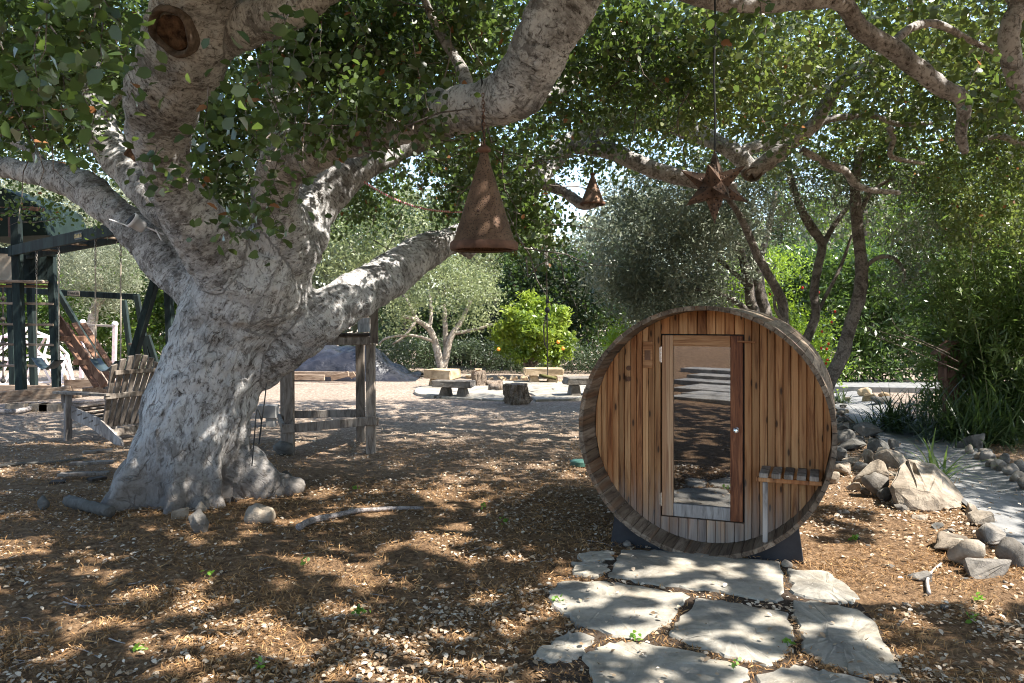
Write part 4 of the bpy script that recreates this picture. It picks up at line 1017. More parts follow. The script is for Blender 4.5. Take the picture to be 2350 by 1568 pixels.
# ================================================================ PLAY STRUCTURE (left)
def C1(x_, y_): return (x_ * .2398, 407 + y_ * .2398)
def C2(x_, y_): return (x_ * .2398, 705 + y_ * .2398)
Yt = 15.2
tw0 = P(60, 900, Yt); tw0.z = 0
tower = empty('play_tower', tw0, 'dark green wooden play tower with ladder rungs and canvas roof', 'play tower')
def post(p0, p1, w, name, parent, mat='green_wood', t=None): return build(name, beam(p0, p1, w, t or w, (0, 1, 0)), mat, parent)
for (a, b, Y, w) in (((36, 470), (49, 902), 14.9, 18), ((117, 560), (130, 894), 15.1, 15), ((22, 600), (31, 884), 16.6, 13), ((68, 600), (78, 886), 16.8, 13), ((-60, 560), (-52, 900), 14.9, 17)):
    post(P(a[0], a[1], Y), P(b[0], b[1], Y), W(w, Y), 'post', tower)
for y_ in (697, 745, 791, 840):
    build('rung', beam(P(-60, y_ - 2, 15.0), P(124, y_ + 1, 15.05), .045, .05, (0, 1, 0)), 'timber', tower)
build('side_panel', beam(P(46, 612, 15.25), P(116, 612, 15.3), .03, W(62, 15.2), (0, 0, 1)), 'green_wood', tower)
build('front_panel', beam(P(-60, 612, 15.2), P(32, 612, 15.2), .03, W(66, 15.2), (0, 0, 1)), 'tan_canvas', tower)
build('floor_rail', beam(P(-60, 571, 15.0), P(130, 583, 15.0), .05, W(14, 15.0), (0, 0, 1)), 'green_wood', tower)
for j, y_ in enumerate((646, 656)):
    build('floor_board', beam(P(-60, y_, 15.1 + j * .1), P(116, y_ + 2, 15.1 + j * .1), .6 if j == 0 else .1, .05, (0, 0, 1)), 'timber', tower)
build('roof_post', beam(P(26, 452, 15.3), P(29, 545, 15.3), W(13, 15.3), .1, (0, 1, 0)), 'red_wood', tower)
rf = [P(-80, 425, 15.0), P(3, 430, 15.0), P(85, 470, 15.3), P(110, 540, 15.4), P(-80, 545, 15.4)]
rv = [tuple(p) for p in rf] + [tuple(p + Vector((0, 1.6, 0))) for p in rf]
build('roof', fixn(rv, [(0, 1, 2, 3, 4), (9, 8, 7, 6, 5)] + [(k, (k + 1) % 5, (k + 1) % 5 + 5, k + 5) for k in range(5)]), 'green_canvas', tower)
build('roof_rail', beam(P(-60, 466, 15.2), P(100, 482, 15.2), .06, W(9, 15.2), (0, 0, 1)), 'brown_wood', tower)
# timber deck frame under the tower on concrete blocks
dk = empty('timber_deck', G(60, 935), 'long low timber border on concrete blocks under the play tower', 'timber border')
build('near_beam', beam(P(-90, 920, 14.45), P(165, 899, 14.9), .12, W(27, 14.5), (0, 0, 1)), 'timber', dk)
build('far_beam', beam(P(-90, 891, 16.4), P(135, 893, 16.4), .12, W(16, 16.4), (0, 0, 1)), 'timber', dk)
build('end_beam', beam(P(165, 905, 14.9), P(290, 886, 15.9), .12, W(20, 15.2), (0, 0, 1)), 'timber', dk)
for a, b in ((42, 936), (95, 930), (118, 928)):
    q = P(a, b, 14.65); build('block', beam((q.x - .17, q.y, .06), (q.x + .17, q.y, .06), .22, .16), 'rock_tan', dk)
# swing beam
ba, bb = P(22, 577, 15.0), P(400, 497, 10.4)
sset = empty('swing_set', Vector((ba.x, ba.y, 0)), 'long dark green double swing beam running from the tower, with gold lettered plate', 'swing set')
dB = (bb - ba).normalized(); sB = dB.cross(Vector((0, 0, 1))).normalized()
build('beam', beam(ba, bb, .06, .19, (0, 0, 1)), 'green_wood', sset)
build('rear_beam', beam(ba - sB * .30 - Vector((0, 0, .05)), bb - sB * .30 - Vector((0, 0, .05)), .06, .17, (0, 0, 1)), 'green_wood', sset)
def on_beam(px):
    lo, hi = 0.0, 1.0
    for _ in range(40):
        m_ = (lo + hi) / 2; q = ba.lerp(bb, m_)
        if CX + q.x / q.y * FPX < px: lo = m_
        else: hi = m_
    return ba.lerp(bb, lo)
for k in range(4):
    q = ba.lerp(bb, .25 + .2 * k); build('spacer', beam(q - sB * .03 - Vector((0, 0, .085)), q - sB * .27 - Vector((0, 0, .085)), .06, .03), 'timber', sset)
def sign(q, dirv, parent, w, h, plate, ink):
    nrm = dirv.cross(Vector((0, 0, 1))).normalized()
    if nrm.y > 0: nrm = -nrm
    q = q + nrm * .034
    pl_ = build('sign_plate', beam(q - dirv * w / 2, q + dirv * w / 2, .008, h, (0, 0, 1), .002), plate, parent)
    cu = bpy.data.curves.new('lettering', 'FONT'); cu.body = 'ChildLife'; cu.size = h * .8; cu.align_x = 'CENTER'; cu.align_y = 'CENTER'; cu.extrude = .0015
    tmp = bpy.data.objects.new('lettering_source', cu); COL.objects.link(tmp); tme = bpy.data.meshes.new_from_object(tmp.evaluated_get(bpy.context.evaluated_depsgraph_get())); bpy.data.objects.remove(tmp); tme.materials.clear(); tme.materials.append(M[ink]); t = bpy.data.objects.new('lettering', tme); COL.objects.link(t); t.parent = pl_
    t.location = q + nrm * .008 - ORG[parent.name]
    xd = dirv if dirv.x > 0 else -dirv; zd = nrm; yd = zd.cross(xd)
    t.rotation_euler = Matrix(((xd.x, yd.x, zd.x), (xd.y, yd.y, zd.y), (xd.z, yd.z, zd.z))).to_euler()
sign(on_beam(185) + Vector((0, 0, .0)), dB, sset, .30, .11, 'black_panel', 'gold')
def swing(pxa, pxb, py_seat, label, sag, mat):
    a, b = on_beam(pxa), on_beam(pxb)
    root = empty('swing', Vector(((a.x + b.x) / 2, (a.y + b.y) / 2, 0)), label, 'swing', 'belt swings hanging under the green beam')
    za = EYE - (py_seat - HY) / FPX * a.y
    ends = []
    for q in (a, b):
        bt = Vector((q.x, q.y, za)); ends.append(bt)
        build('chain', chain(q - Vector((0, 0, .09)), q - Vector((0, 0, .55)), .05, .006), 'chain_metal', root)
        build('rope', tube([tuple(q - Vector((0, 0, .53))) + (.011,), tuple(bt.lerp(q, .2)) + (.012,), tuple(bt) + (.012,)], 6), 'rope', root)
    V, F = [], []; n_ = 12; d = (ends[1] - ends[0]).normalized(); s_ = d.cross(Vector((0, 0, 1))).normalized() * .08
    for k in range(n_ + 1):
        t = k / n_; p = ends[0].lerp(ends[1], t) - Vector((0, 0, sag * math.sin(math.pi * t)))
        for o_, z_ in ((-1, .008), (1, .008), (1, -.008), (-1, -.008)): V.append(p + s_ * o_ + Vector((0, 0, z_)))
    for k in range(n_):
        for j in range(4): F.append((k * 4 + j, k * 4 + (j + 1) % 4, k * 4 + 4 + (j + 1) % 4, k * 4 + 4 + j))
    build('seat', (V, F), mat, root, smooth=True)
swing(84, 135, 822, 'belt swing nearest the play tower, hanging in front of its ladder', .16, 'swing_seat')
swing(219, 277, 824, 'belt swing behind the wooden garden chair back', .16, 'swing_seat')
# A-frame
af = empty('a_frame', G(345, 905), 'dark green A-shaped end frame with rungs behind the oak trunk', 'a-frame')
apx = P(372, 590, 12.6)
build('leg', beam(apx, P(292, 868, 12.9), .10, .17, (0, 1, 0)), 'green_wood', af)
build('leg', beam(apx + Vector((.04, .10, 0)), P(395, 870, 12.7), .10, .15, (0, 1, 0)), 'green_wood', af)
build('leg', beam(apx + Vector((.3, .3, 0)), P(460, 850, 13.2), .10, .13, (0, 1, 0)), 'green_wood', af)
for y_ in (682, 727, 775): build('rung', beam(P(378, y_, 12.75), P(452, y_, 13.0), .05, .04), 'timber', af)
# second frame with bar
cf = empty('trapeze_stand', G(200, 893), 'low dark green bar frame with pale plate standing behind the swings', 'climbing frame')
ca, cb = P(-40, 662, 18.0), P(318, 682, 17.0)
build('beam', beam(ca, cb, .07, .13), 'green_wood', cf)
for (a, b, Y) in (((313, 678), (340, 826), 17.0), ((284, 690), (300, 815), 17.6), ((125, 658), (240, 850), 16.4), ((338, 770), (362, 845), 17.0)):
    build('leg', beam(P(a[0], a[1], Y), P(b[0], b[1], Y), .10, .10, (0, 1, 0)), 'green_wood', cf)
sign(ca.lerp(cb, .605), (cb - ca).normalized(), cf, .32, .10, 'tan_canvas', 'black_panel')
build('cross_bar', beam(P(296, 790, 17.4), P(340, 790, 17.1), .05, .05), 'timber', cf)
# slide (underside)
sl = empty('slide', G(190, 885), 'weathered brown wooden slide seen from below beside the tower', 'slide')
for k in range(4):
    o_ = Vector((k * .12, k * .10, 0)); build('board', beam(P(128, 742, 15.4) + o_, P(222, 888, 15.0) + o_, .11, .03, (0, -.3, 1)), 'brown_wood', sl)
build('side_board', beam(P(132, 728, 15.3), P(240, 884, 14.9), .04, .16, (0, 0, 1)), 'brown_wood', sl)
for t in (.2, .62): q = P(136, 752, 15.25).lerp(P(214, 882, 14.9), t); build('cross_board', beam(q - Vector((.12, 0, 0)), q + Vector((.36, 0, .0)), .06, .10), 'brown_wood', sl)
# knotted rope at the far left
kr = P(7, 870, 15.6); kroot = empty('knotted_rope', Vector((kr.x, kr.y, 0)), 'knotted climbing rope hanging inside the play tower', 'rope')
build('strand', tube([tuple(P(7, 660 + k * 21, 15.6)) + (.016,) for k in range(11)], 6), 'rope_dark', kroot)
for y_ in (685, 732, 788, 835, 874): build('knot', at(ball(.05), P(7, y_, 15.6)), 'rope_dark', kroot, smooth=True)
# geodesic dome
dm = G(62, 886); dome = empty('climbing_dome', dm, 'white and pink geodesic climbing dome behind the play tower', 'climbing dome')
bm = bmesh.new(); bmesh.ops.create_icosphere(bm, subdivisions=2, radius=1.0)
for e in bm.edges:
    a, b = e.verts[0].co, e.verts[1].co
    if a.z > -.12 and b.z > -.12:
        build('strut', beam(dm + Vector((a.x * 1.05, a.y * 1.05, max(a.z, 0) * 1.45)), dm + Vector((b.x * 1.05, b.y * 1.05, max(b.z, 0) * 1.45)), .05, .05, (.1, .2, 1)), 'pink_paint' if random.random() < .6 else 'white_paint', dome)
bm.free()
# exercise bar
eb = empty('exercise_bar', G(225, 880), 'pale pipe exercise bar on two posts behind the slide', 'exercise bar')
build('bar', beam(P(192, 745, 19.5), P(265, 749, 19.0), .05, .05), 'rope', eb)
for a, y0, y1, Y in ((190, 742, 868, 19.5), (264, 746, 872, 19.0)):
    build('post', beam(P(a, y0, Y), P(a - 3, y1, Y), .085, .085, (0, 1, 0)), 'pink_paint', eb); build('cap', at(ball(.075), P(a, y0 - 2, Y)), 'white_paint', eb, smooth=True)
# sandbox edge
tag(build('sand_box', join(beam(P(150, 890, 17.5), P(235, 890, 17.5), .05, .35), beam(P(150, 880, 17.5), P(150, 878, 19), .05, .35), beam(P(205, 888, 17.45), P(205, 905, 17.45), .08, .08, (0, 1, 0))), 'timber'), 'low brown wooden box on the ground beyond the slide', 'box')

# ================================================================ ADIRONDACK CHAIR
ch0 = G(235, 1012); ch0.z = 0
chair = empty('garden_chair', ch0, 'weathered slatted wooden garden chair with wide arms, turned away beside the trunk', 'chair')
fw = Vector((-0.90, 0.43, 0)).normalized(); rt = Vector((fw.y, -fw.x, 0))    # forward; the chair's right hand
KS = 1.22
chc = ch0 + Vector((.04, .16, 0))
def ch(x_, y_, z_): return chc + rt * (x_ * KS) + fw * (y_ * KS) + Vector((0, 0, z_ * KS))   # x right, y forward
for s in (-1, 1):
    # side rail: from the front of the seat down to the ground behind
    pr = [(.36, .40), (.40, .30), (.36, .26), (.0, .17), (-.42, .0), (-.54, .0), (-.50, .07), (-.15, .28), (.1, .34)]
    V = [ch(s * .26 - .012, y_, z_) for y_, z_ in pr] + [ch(s * .26 + .012, y_, z_) for y_, z_ in pr]; n_ = len(pr)
    F = [tuple(range(n_)), tuple(reversed(range(n_, 2 * n_)))] + [(k, k + n_, (k + 1) % n_ + n_, (k + 1) % n_) for k in range(n_)]
    build('side_rail', (V, F), 'pale_wood', chair)
    build('front_leg', beam(ch(s * .295, .34, 0), ch(s * .295, .34, .545), .09 * KS, .036 * KS, fw), 'pale_wood', chair)
    pa_ = [(-.07, .46), (-.055, .50), (.07, .475), (.07, .40), (-.06, .16)]
    build('arm_bracket', beam(ch(s * .325, .36, .38), ch(s * .345, .36, .545), .02, .08, fw), 'chair_wood', chair)
    V, F = [], []
    arm = [(.44, .05, -.07), (.46, .10, -.05), (.30, .12, -.06), (.0, .09, -.05), (-.30, .06, -.02), (-.36, .04, -.02)]
    for z_ in (.546, .570):
        V += [ch(s * (.30 + o1), y_, z_) for y_, o1, o2 in arm] + [ch(s * (.30 + o2), y_, z_) for y_, o1, o2 in reversed(arm)]
    n_ = len(arm) * 2; F = [tuple(range(n_)), tuple(reversed(range(n_, 2 * n_)))] + [(k, (k + 1) % n_, (k + 1) % n_ + n_, k + n_) for k in range(n_)]
    build('arm', (V, F), 'grey_wood', chair)
for k in range(6):                                                     # seat slats
    y_ = .36 - k * .095; z_ = .375 - k * .034 + (.0 if k else -.01)
    build('seat_slat', beam(ch(-.275, y_, z_), ch(.275, y_, z_), .082 * KS, .020 * KS, (fw * .33 + Vector((0, 0, 1)))), 'chair_wood', chair)
build('rear_slat', beam(ch(-.275, -.20, .10), ch(.275, -.20, .10), .09 * KS, .02 * KS, (-fw + Vector((0, 0, .4)))), 'grey_wood', chair)
tops = [.90, .955, .985, .995, .985, .955, .90]
for k in range(7):                                                     # fanned back slats
    f = (k - 3) / 3.0
    b0 = ch(f * .215, -.16, .17); lean = .36; hgt = tops[k]
    b1 = ch(f * .285, -.16 - (hgt - .17) * lean, hgt)
    w0, w1 = .052 * KS, .070 * KS
    d = (b1 - b0).normalized(); s_ = rt; nrm = s_.cross(d).normalized() * .010 * KS
    e1 = [b1 + s_ * w1 / 2 - d * (.02 * f if f > 0 else 0) * KS, b1 - s_ * w1 / 2 + d * (.02 * f if f < 0 else 0) * KS]
    V = [b0 - s_ * w0 / 2, b0 + s_ * w0 / 2, e1[0], e1[1]]; V = [v_ - nrm for v_ in V] + [v_ + nrm for v_ in V]
    build('back_slat', fixn(V, [(0, 1, 2, 3), (7, 6, 5, 4), (0, 4, 5, 1), (1, 5, 6, 2), (2, 6, 7, 3), (3, 7, 4, 0)]), 'chair_wood', chair)
build('back_batten', beam(ch(-.34, -.335, .535), ch(.34, -.335, .535), .030 * KS, .06 * KS, (0, 0, 1)), 'grey_wood', chair)
build('back_batten', beam(ch(-.27, -.415, .80), ch(.27, -.415, .80), .026 * KS, .05 * KS, (0, 0, 1)), 'grey_wood', chair)

# ================================================================ WOODEN PLATFORM behind the trunk
pf = empty('wooden_platform', G(760, 1030), 'grey timber platform on four posts with low rails right of the trunk', 'platform')
fl, fr_, rr_, rl = P(665, 1041, 10.12), P(852, 1042, 10.10), P(828, 1016, 11.0), P(655, 1016, 11.0)
for q, top in ((fl, 770), (fr_, 790), (rr_, 790), (rl, 785)):
    q = Vector((q.x, q.y, -0.05)); ztop = EYE - (top - HY) / FPX * q.y
    build('post', beam(q, (q.x - .01, q.y, ztop), W(20.5, 10.1), W(16, 10.1), (0, 1, 0)), 'grey_wood', pf)
zr = EYE - (975 - HY) / FPX * 10.0
build('lower_rail', beam(P(648, 985, 9.98), P(864, 965, 9.98), .04, W(20, 10), (0, 0, 1)), 'grey_wood', pf)
build('lower_rail', beam(P(652, 952, 11.08), P(838, 948, 11.08), .04, W(17, 11), (0, 0, 1)), 'grey_wood', pf)
build('lower_rail', beam(P(650, 982, 10.0), P(640, 958, 11.1), .04, W(18, 10), (0, 0, 1)), 'grey_wood', pf)
build('lower_rail', beam(P(866, 968, 10.0), P(853, 944, 11.1), .04, W(18, 10), (0, 0, 1)), 'grey_wood', pf)
build('upper_beam', beam(P(640, 783, 10.0), P(850, 782, 10.0), .05, W(19, 10), (0, 0, 1)), 'grey_wood', pf)
build('upper_beam', beam(P(640, 778, 11.1), P(846, 778, 11.1), .05, W(17, 11), (0, 0, 1)), 'grey_wood', pf)
for k in range(6):
    Y = 10.02 + k * .205; build('deck_board', beam(P(640, 768, Y), P(850, 768, Y), .19, .035, (0, 0, 1)), 'fence_wood', pf)
build('corner_board', beam(P(859, 789, 9.95), P(859, 690, 9.95), W(17, 10), .05, (0, 1, 0)), 'grey_wood', pf)
build('corner_board', beam(P(840, 770, 10.9), P(840, 690, 10.9), .07, .07, (0, 1, 0)), 'grey_wood', pf)
build('siding', beam(P(822, 752, 10.7), P(850, 750, 10.4), .02, .13, (0, 0, 1)), 'pale_wood', pf); build('siding', beam(P(822, 738, 10.7), P(850, 736, 10.4), .02, .08, (0, 0, 1)), 'pale_wood', pf)
cbk = P(612, 935, 12.5)
tag(build('concrete_block', join(beam((cbk.x - .17, 12.6, .24), (cbk.x + .14, 12.6, .24), .2, .2), beam((cbk.x - .02, 12.6, .1), (cbk.x + .1, 12.6, .1), .18, .24)), 'concrete'), 'tan concrete block standing just right of the oak trunk', 'concrete block')

# ================================================================ FIRE CIRCLE: benches, stumps, paving
def C4(x_, y_): return (924 + .2 * x_, 752 + .2 * y_)
def bench(c4x0, c4x1, top, ground, rz, depth, slabh, legs, label, mat):
    (xa, yg), (xb, _) = C4(c4x0, ground), C4(c4x1, ground); _, yt = C4(0, top); g = G((xa + xb) / 2, yg)
    w = W(xb - xa, g.y) * 1.02; h = W(yg - yt, g.y)
    root = empty('stone_bench', g, label, 'bench', 'stone benches round the fire circle')
    c = g + Vector((0, depth * .3, 0)); sh = h * slabh; rnd = random.Random(int(c4x0))
    V, F = box(w, depth, sh, .02)
    V = [Vector(v_) + Vector((rnd.uniform(-1, 1) * .025, rnd.uniform(-1, 1) * .02, rnd.uniform(-1, 1) * .014)) for v_ in V]
    build('seat', at((V, F), (c.x, c.y, h - sh / 2), rz), mat, root)
    for s in (-1, 1):
        V, F = rock((w * .27, depth * .8, h - sh), int(c4x1) + s, .9)
        V = [(v_[0] * (1.15 - .3 * (v_[2] / (h - sh))), v_[1], v_[2]) for v_ in V]
        lx, ly = math.cos(rz) * s * w * legs, math.sin(rz) * s * w * legs
        b_ = box(w * .22, depth * .6, h - sh - .005, .02); b_ = ([(v_[0] * (1.1 - .5 * v_[2] / (h - sh)) + rnd.uniform(-.012, .012), v_[1] * (1.1 - .3 * v_[2] / (h - sh)), v_[2]) for v_ in b_[0]], b_[1])
        build('support', at(b_, (c.x + lx, c.y + ly, (h - sh) / 2 - .0025), rz), mat, root)
bench(275, 620, 487, 692, R(-24), .55, .50, .26, 'golden sandstone bench left of the upright log stump', 'sandstone')
bench(360, 812, 610, 815, R(-12), .45, .38, .22, 'grey stone bench in shade at the front of the fire circle', 'rock_grey')
bench(1395, 1838, 467, 648, R(4), .5, .46, .24, 'sunlit stone bench under the orange tree', 'sandstone')
bench(1870, 2330, 570, 802, R(10), .5, .36, .28, 'grey stone bench partly hidden behind the barrel sauna', 'rock_grey')
def stump(x0, x1, top, ground, label, mat, seed, wob):
    (xa, yg), (xb, _) = C4(x0, ground), C4(x1, ground); _, yt = C4(0, top); g = G((xa + xb) / 2, yg); r = W(xb - xa, g.y) / 2; h = W(yg - yt, g.y)
    root = empty('log_stump', g, label, 'stump', 'log stumps used as seats')
    bmv = lathe([(r * 1.04, 0), (r, h * .2), (r * .97, h * .5), (r * .96, h * .8), (r * .93, h)], 36, False)
    rnd = random.Random(seed); V = []
    A = np.array(bmv[0]); d = (vnoise(A * np.array([1, 1, .4]), 16, seed) - .5) * r * wob + (vnoise(A, 34, seed) - .5) * r * wob * .6
    for p, q in zip(A, d): k = 1 + q / r; V.append((p[0] * k, p[1] * k, p[2]))
    build('bark', at((V, bmv[1]), g + Vector((0, r * .8, 0))), mat, root)
    build('cut_top', at(lathe([(r * .90, h - .03), (r * .90, h - .004), (r * .05, h)], 30), g + Vector((0, r * .8, 0))), 'timber', root)
    return root, g, h, r
st1, g1, h1, r1 = stump(785, 958, 500, 688, 'upright pale log stump with a white stone on top', 'log_bark', 4, .45)
tag(build('white_stone', at(rock((.22, .12, .07), 9, .9), (g1.x, g1.y + r1 * .8, h1 + .03)), 'sandstone'), 'small white stone lying on the pale log stump', 'stone')
stump(1175, 1440, 655, 885, 'dark rough-barked log stump in shade, nearest of the fire circle', 'log_bark', 8, .8)
for nm, px0, py0, px1, py1, r_, lb_ in (('fire_log', 1126, 897, 1154, 900, .085, 'charred log lying in the middle of the fire circle'), ('fire_log', 1118, 889, 1150, 886, .075, 'pale split log lying behind the charred one')):
    a, b = G(px0, py0), G(px1, py1); a.z = b.z = r_ * .9
    tag(build(nm, tube([tuple(a.lerp(b, k / 5)) + (r_ * (1 + .1 * math.sin(k * 2)),) for k in range(6)], 10, .15, 2), 'log_bark' if 'charred' in lb_ else 'pale_bark', smooth=True), lb_, 'log')
# round paving of irregular flags
cp = G(1195, 897); patio = empty('stone_paving', cp, 'round sunlit paving of irregular flagstones between the benches', 'paving')
rings = [(0.0, .75, 5), (.78, 1.65, 9), (1.68, 2.5, 13)]
for (ra, rb2, n_) in rings:
    for k in range(n_):
        a0_, a1_ = 2 * math.pi * (k + random.uniform(-.12, .12)) / n_, 2 * math.pi * (k + .94 + random.uniform(-.12, .12)) / n_; poly = []
        for rr2, aa in ((ra + .04, a0_), (rb2, a0_), (rb2 * random.uniform(.98, 1.06), (a0_ + a1_) / 2), (rb2, a1_), (ra + .04, a1_)): poly.append(cp + Vector((math.cos(aa) * rr2, math.sin(aa) * rr2 * .95, 0)))
        build('paving_stone', slab(poly, .06, .045, k + n_ * 7, 2), 'flagstone', patio)
for k, (x_, y_, w_) in enumerate([(1010, 605, 70), (1140, 610, 120), (1270, 610, 110), (1400, 612, 130), (1620, 640, 60), (1830, 640, 90), (1780, 655, 70), (760, 590, 90), (1890, 655, 60)]):
    a, b = C4(x_, y_); put_rock('edging_stone', a, b, w_ * .2, w_ * .09, 'sandstone', ['tan edging stone just right of the upright stump', 'wide tan edging stone, second from the upright stump', 'tan edging stone midway between stump and sunlit bench', 'long tan edging stone nearest the left leg of the sunlit bench', 'small tan stone between the legs of the sunlit bench', 'tan edging stone beyond the right leg of the sunlit bench', 'flat tan stone below the right end of the sunlit bench', 'tan edging stone hidden just left of the upright stump', 'little tan stone beside the half hidden grey bench'][k], 'rock', 'edging stones behind the fire circle', .9, seed=k)

# ================================================================ TARP MOUND, RAISED BED
tb = G(770, 872)
V, F = [], []; nx_, ny_ = 56, 22; prof_h = [(672, 842), (700, 806), (740, 795), (800, 797), (835, 802), (850, 799), (870, 806), (892, 832), (920, 852), (955, 863)]
for j in range(ny_):
    for i in range(nx_):
        px = 664 + (962 - 664) * i / (nx_ - 1); Y = 21.2 + 2.2 * j / (ny_ - 1)
        hy = np.interp(px, [a for a, _ in prof_h], [b for _, b in prof_h]); hh = max(0.02, EYE - (hy - HY) / FPX * 22.3)
        t = j / (ny_ - 1); env = min(1, (math.sin(math.pi * min(max(t, 0), 1))) ** .55 * 1.05)
        X = (px - CX) / FPX * 22.0
        z = hh * env; w_ = vnoise(np.array([X * 1.0, Y, z]), 1.6, 5) - .5; w2 = abs(vnoise(np.array([X + z, Y, z * .3]), 3.4, 6) - .5) - .15
        V.append((X + w2 * .10, Y + w_ * .22, max(0.0, z + w_ * .26 * env + w2 * .30 * env)))
for j in range(ny_ - 1):
    for i in range(nx_ - 1): a = j * nx_ + i; F.append((a, a + 1, a + nx_ + 1, a + nx_))
tag(build('tarp_mound', (V, F), 'tarp', smooth=True), 'crumpled black plastic tarp covering a mound behind the timber beds', 'tarp')
bed = empty('raised_bed', G(720, 870), 'low weathered timber garden bed edging before the tarp mound', 'garden bed')
for (a, b, c_, d_, Y) in ((648, 851, 818, 851, 21.8), (625, 858, 825, 860, 21.0), (600, 862, 640, 862, 20.4), (673, 866, 745, 867, 20.2), (760, 868, 800, 858, 20.4), (805, 856, 812, 866, 20.6)):
    build('timber', beam(P(a, b, Y), P(c_, d_, Y), .1, .14), 'timber', bed)

# ================================================================ ROCKS
def C6(x_, y_): return (1864 + .3097 * x_, 846 + .3097 * y_)
RK = [ # cx, base y, w, h (crop px), material, angular, label
 (480,860,340,175,'rock_tan',.9,'long low boulder lying left of the largest one'),
 (495,945,160,160,'rock_grey',.0,'smooth grey egg-shaped boulder under the long low one'),
 (590,740,260,150,'rock_tan',.9,'mossy split boulder behind the largest one'),
 (430,520,260,95,'rock_dark',.9,'dark broad rock at the bend of the channel'),
 (225,500,190,80,'rock_dark',.9,'dark flat rock behind the others beside the sauna rim'),
 (235,565,160,90,'rock_dark',.0,'dark rounded rock touching the sauna rim'),
 (500,630,190,115,'rock_dark',.9,'greenish pointed rock standing by the channel'),
 (615,600,90,75,'rock_dark',.9,'small dark rock on the very lip of the channel'),
 (300,610,300,70,'rock_dark',.9,'long thin dark slab between the sauna and the pointed rock'),
 (230,690,150,80,'rock_dark',.9,'blackish block below the thin dark slab'),
 (420,705,75,95,'rock_tan',.0,'little upright tan stone perched among the boulders'),
 (310,720,150,60,'rock_tan',.9,'flat tan slab behind the long low boulder'),
 (250,790,170,90,'rock_tan',.9,'brown angular rock left of the long low boulder'),
 (165,850,90,80,'rock_tan',.0,'reddish round stone close to the sauna rim'),
 (320,905,105,62,'rock_tan',.9,'small brown stone in front of the long low boulder'),
 (600,800,100,60,'rock_tan',.9,'small rock wedged between the egg-shaped and largest boulders'),
 (560,980,120,70,'rock_dark',.0,'shaded stone tucked under the left end of the largest boulder'),
 (690,1080,150,62,'rock_grey',.9,'low grey stone in front of the largest boulder'),
 (820,1130,130,50,'rock_tan',.9,'small jagged stone below the largest boulder'),
 (1210,1085,110,80,'rock_tan',.9,'angular stone right of the largest boulder at the channel lip'),
 (1290,1170,200,125,'rock_tan',.9,'pyramid-shaped yellowish rock by the channel'),
 (1350,1300,260,140,'rock_grey',.9,'speckled grey boulder lying against the channel'),
 (1090,1345,310,100,'rock_tan',.9,'long pale rock, upper one of the trio on the mulch'),
 (1110,1400,290,75,'rock_tan',.9,'flat pale rock in the middle of the trio on the mulch'),
 (1180,1480,250,140,'rock_tan',.0,'round dented tan rock at the front of the trio on the mulch'),
 (1370,1560,360,120,'rock_grey',.9,'wedge-shaped slab pointing right of the trio'),
 (1490,1470,200,180,'rock_grey',.0,'big smooth boulder at the right frame edge'),
 (820,1590,180,60,'rock_grey',.9,'half buried flat stone alone in the sunlit mulch'),
 (945,1195,110,36,'rock_dark',.9,'little dark chip in the mulch left of the pyramid rock'),
 (1020,1225,100,32,'rock_grey',.9,'little grey chip in the mulch below the pyramid rock'),
 (1240,610,190,95,'rock_dark',.9,'dark slanted rock on the far bank under the strappy plants'),
 (1000,505,170,55,'rock_dark',.9,'flat dark rock at the foot of the strappy plants'),
 (1130,600,110,60,'rock_dark',.9,'low dark rock left of the slanted one on the far bank'),
 (410,215,100,55,'sandstone',.0,'sunlit tan rock, left one of the three at the far end of the channel'),
 (445,250,130,60,'sandstone',.9,'sunlit tan rock, front one of the three at the far end of the channel'),
 (540,220,95,48,'sandstone',.0,'sunlit white rock, right one of the three at the far end of the channel'),
 (350,560,120,60,'rock_dark',.9,'dark wedge rock between the flat rock and the thin slab'),
 (560,690,120,80,'rock_dark',.9,'dark block just behind the mossy split boulder'),
 (200,640,110,60,'rock_grey',.9,'grey block close behind the sauna rim'),
 (370,760,130,60,'rock_grey',.9,'grey slab wedged behind the long low boulder'),
 (220,740,90,50,'rock_dark',.0,'dark round stone above the brown angular rock'),
 (400,930,80,46,'rock_tan',.9,'small angular stone left of the egg-shaped boulder'),
 (660,700,110,70,'rock_grey',.9,'grey angular rock behind the left shoulder of the largest boulder'),
 (330,455,120,50,'rock_dark',.9,'dark low rock nearest the thin sprouting tuft'),
 (545,275,160,45,'rock_dark',.0,'shaded flat rock under the smaller strappy plant'),
]
for i, (cx_, by, w_, h_, mt, an, lb_) in enumerate(RK):
    a, b = C6(cx_, by); put_rock('rock', a, b, w_ * .3097, h_ * .3097, mt, lb_, 'rock', 'rocks lining the drainage channel', an, seed=i * 7 + 1, rz=random.uniform(-.3, .3), tilt=random.uniform(-.12, .12))
bm = bmesh.new()
for (x_, y_, Y) in [(600,990,7.2),(640,1032,7.1),(760,1050,7.05),(870,1072,7.05),(1000,1062,7.1),(1100,1045,7.2),(572,872,7.2),(650,842,7.3),(800,886,7.12),(870,900,7.1),(1000,960,7.15),(690,640,7.9),(800,688,7.85),(920,715,7.8),(965,800,7.7),(1100,930,7.6),(1168,1005,7.45),(700,900,8.1),(1000,930,8.0),(1150,1010,7.8),(620,950,7.8)]:
    bm.verts.new(P(*C6(x_, y_), Y))
r_ = bmesh.ops.convex_hull(bm, input=bm.verts)
bmesh.ops.delete(bm, geom=[g_ for g_ in r_['geom_interior'] if isinstance(g_, bmesh.types.BMVert)], context='VERTS')
bmesh.ops.bevel(bm, geom=list(bm.edges), offset=.018, segments=1, affect='EDGES', profile=0.6)
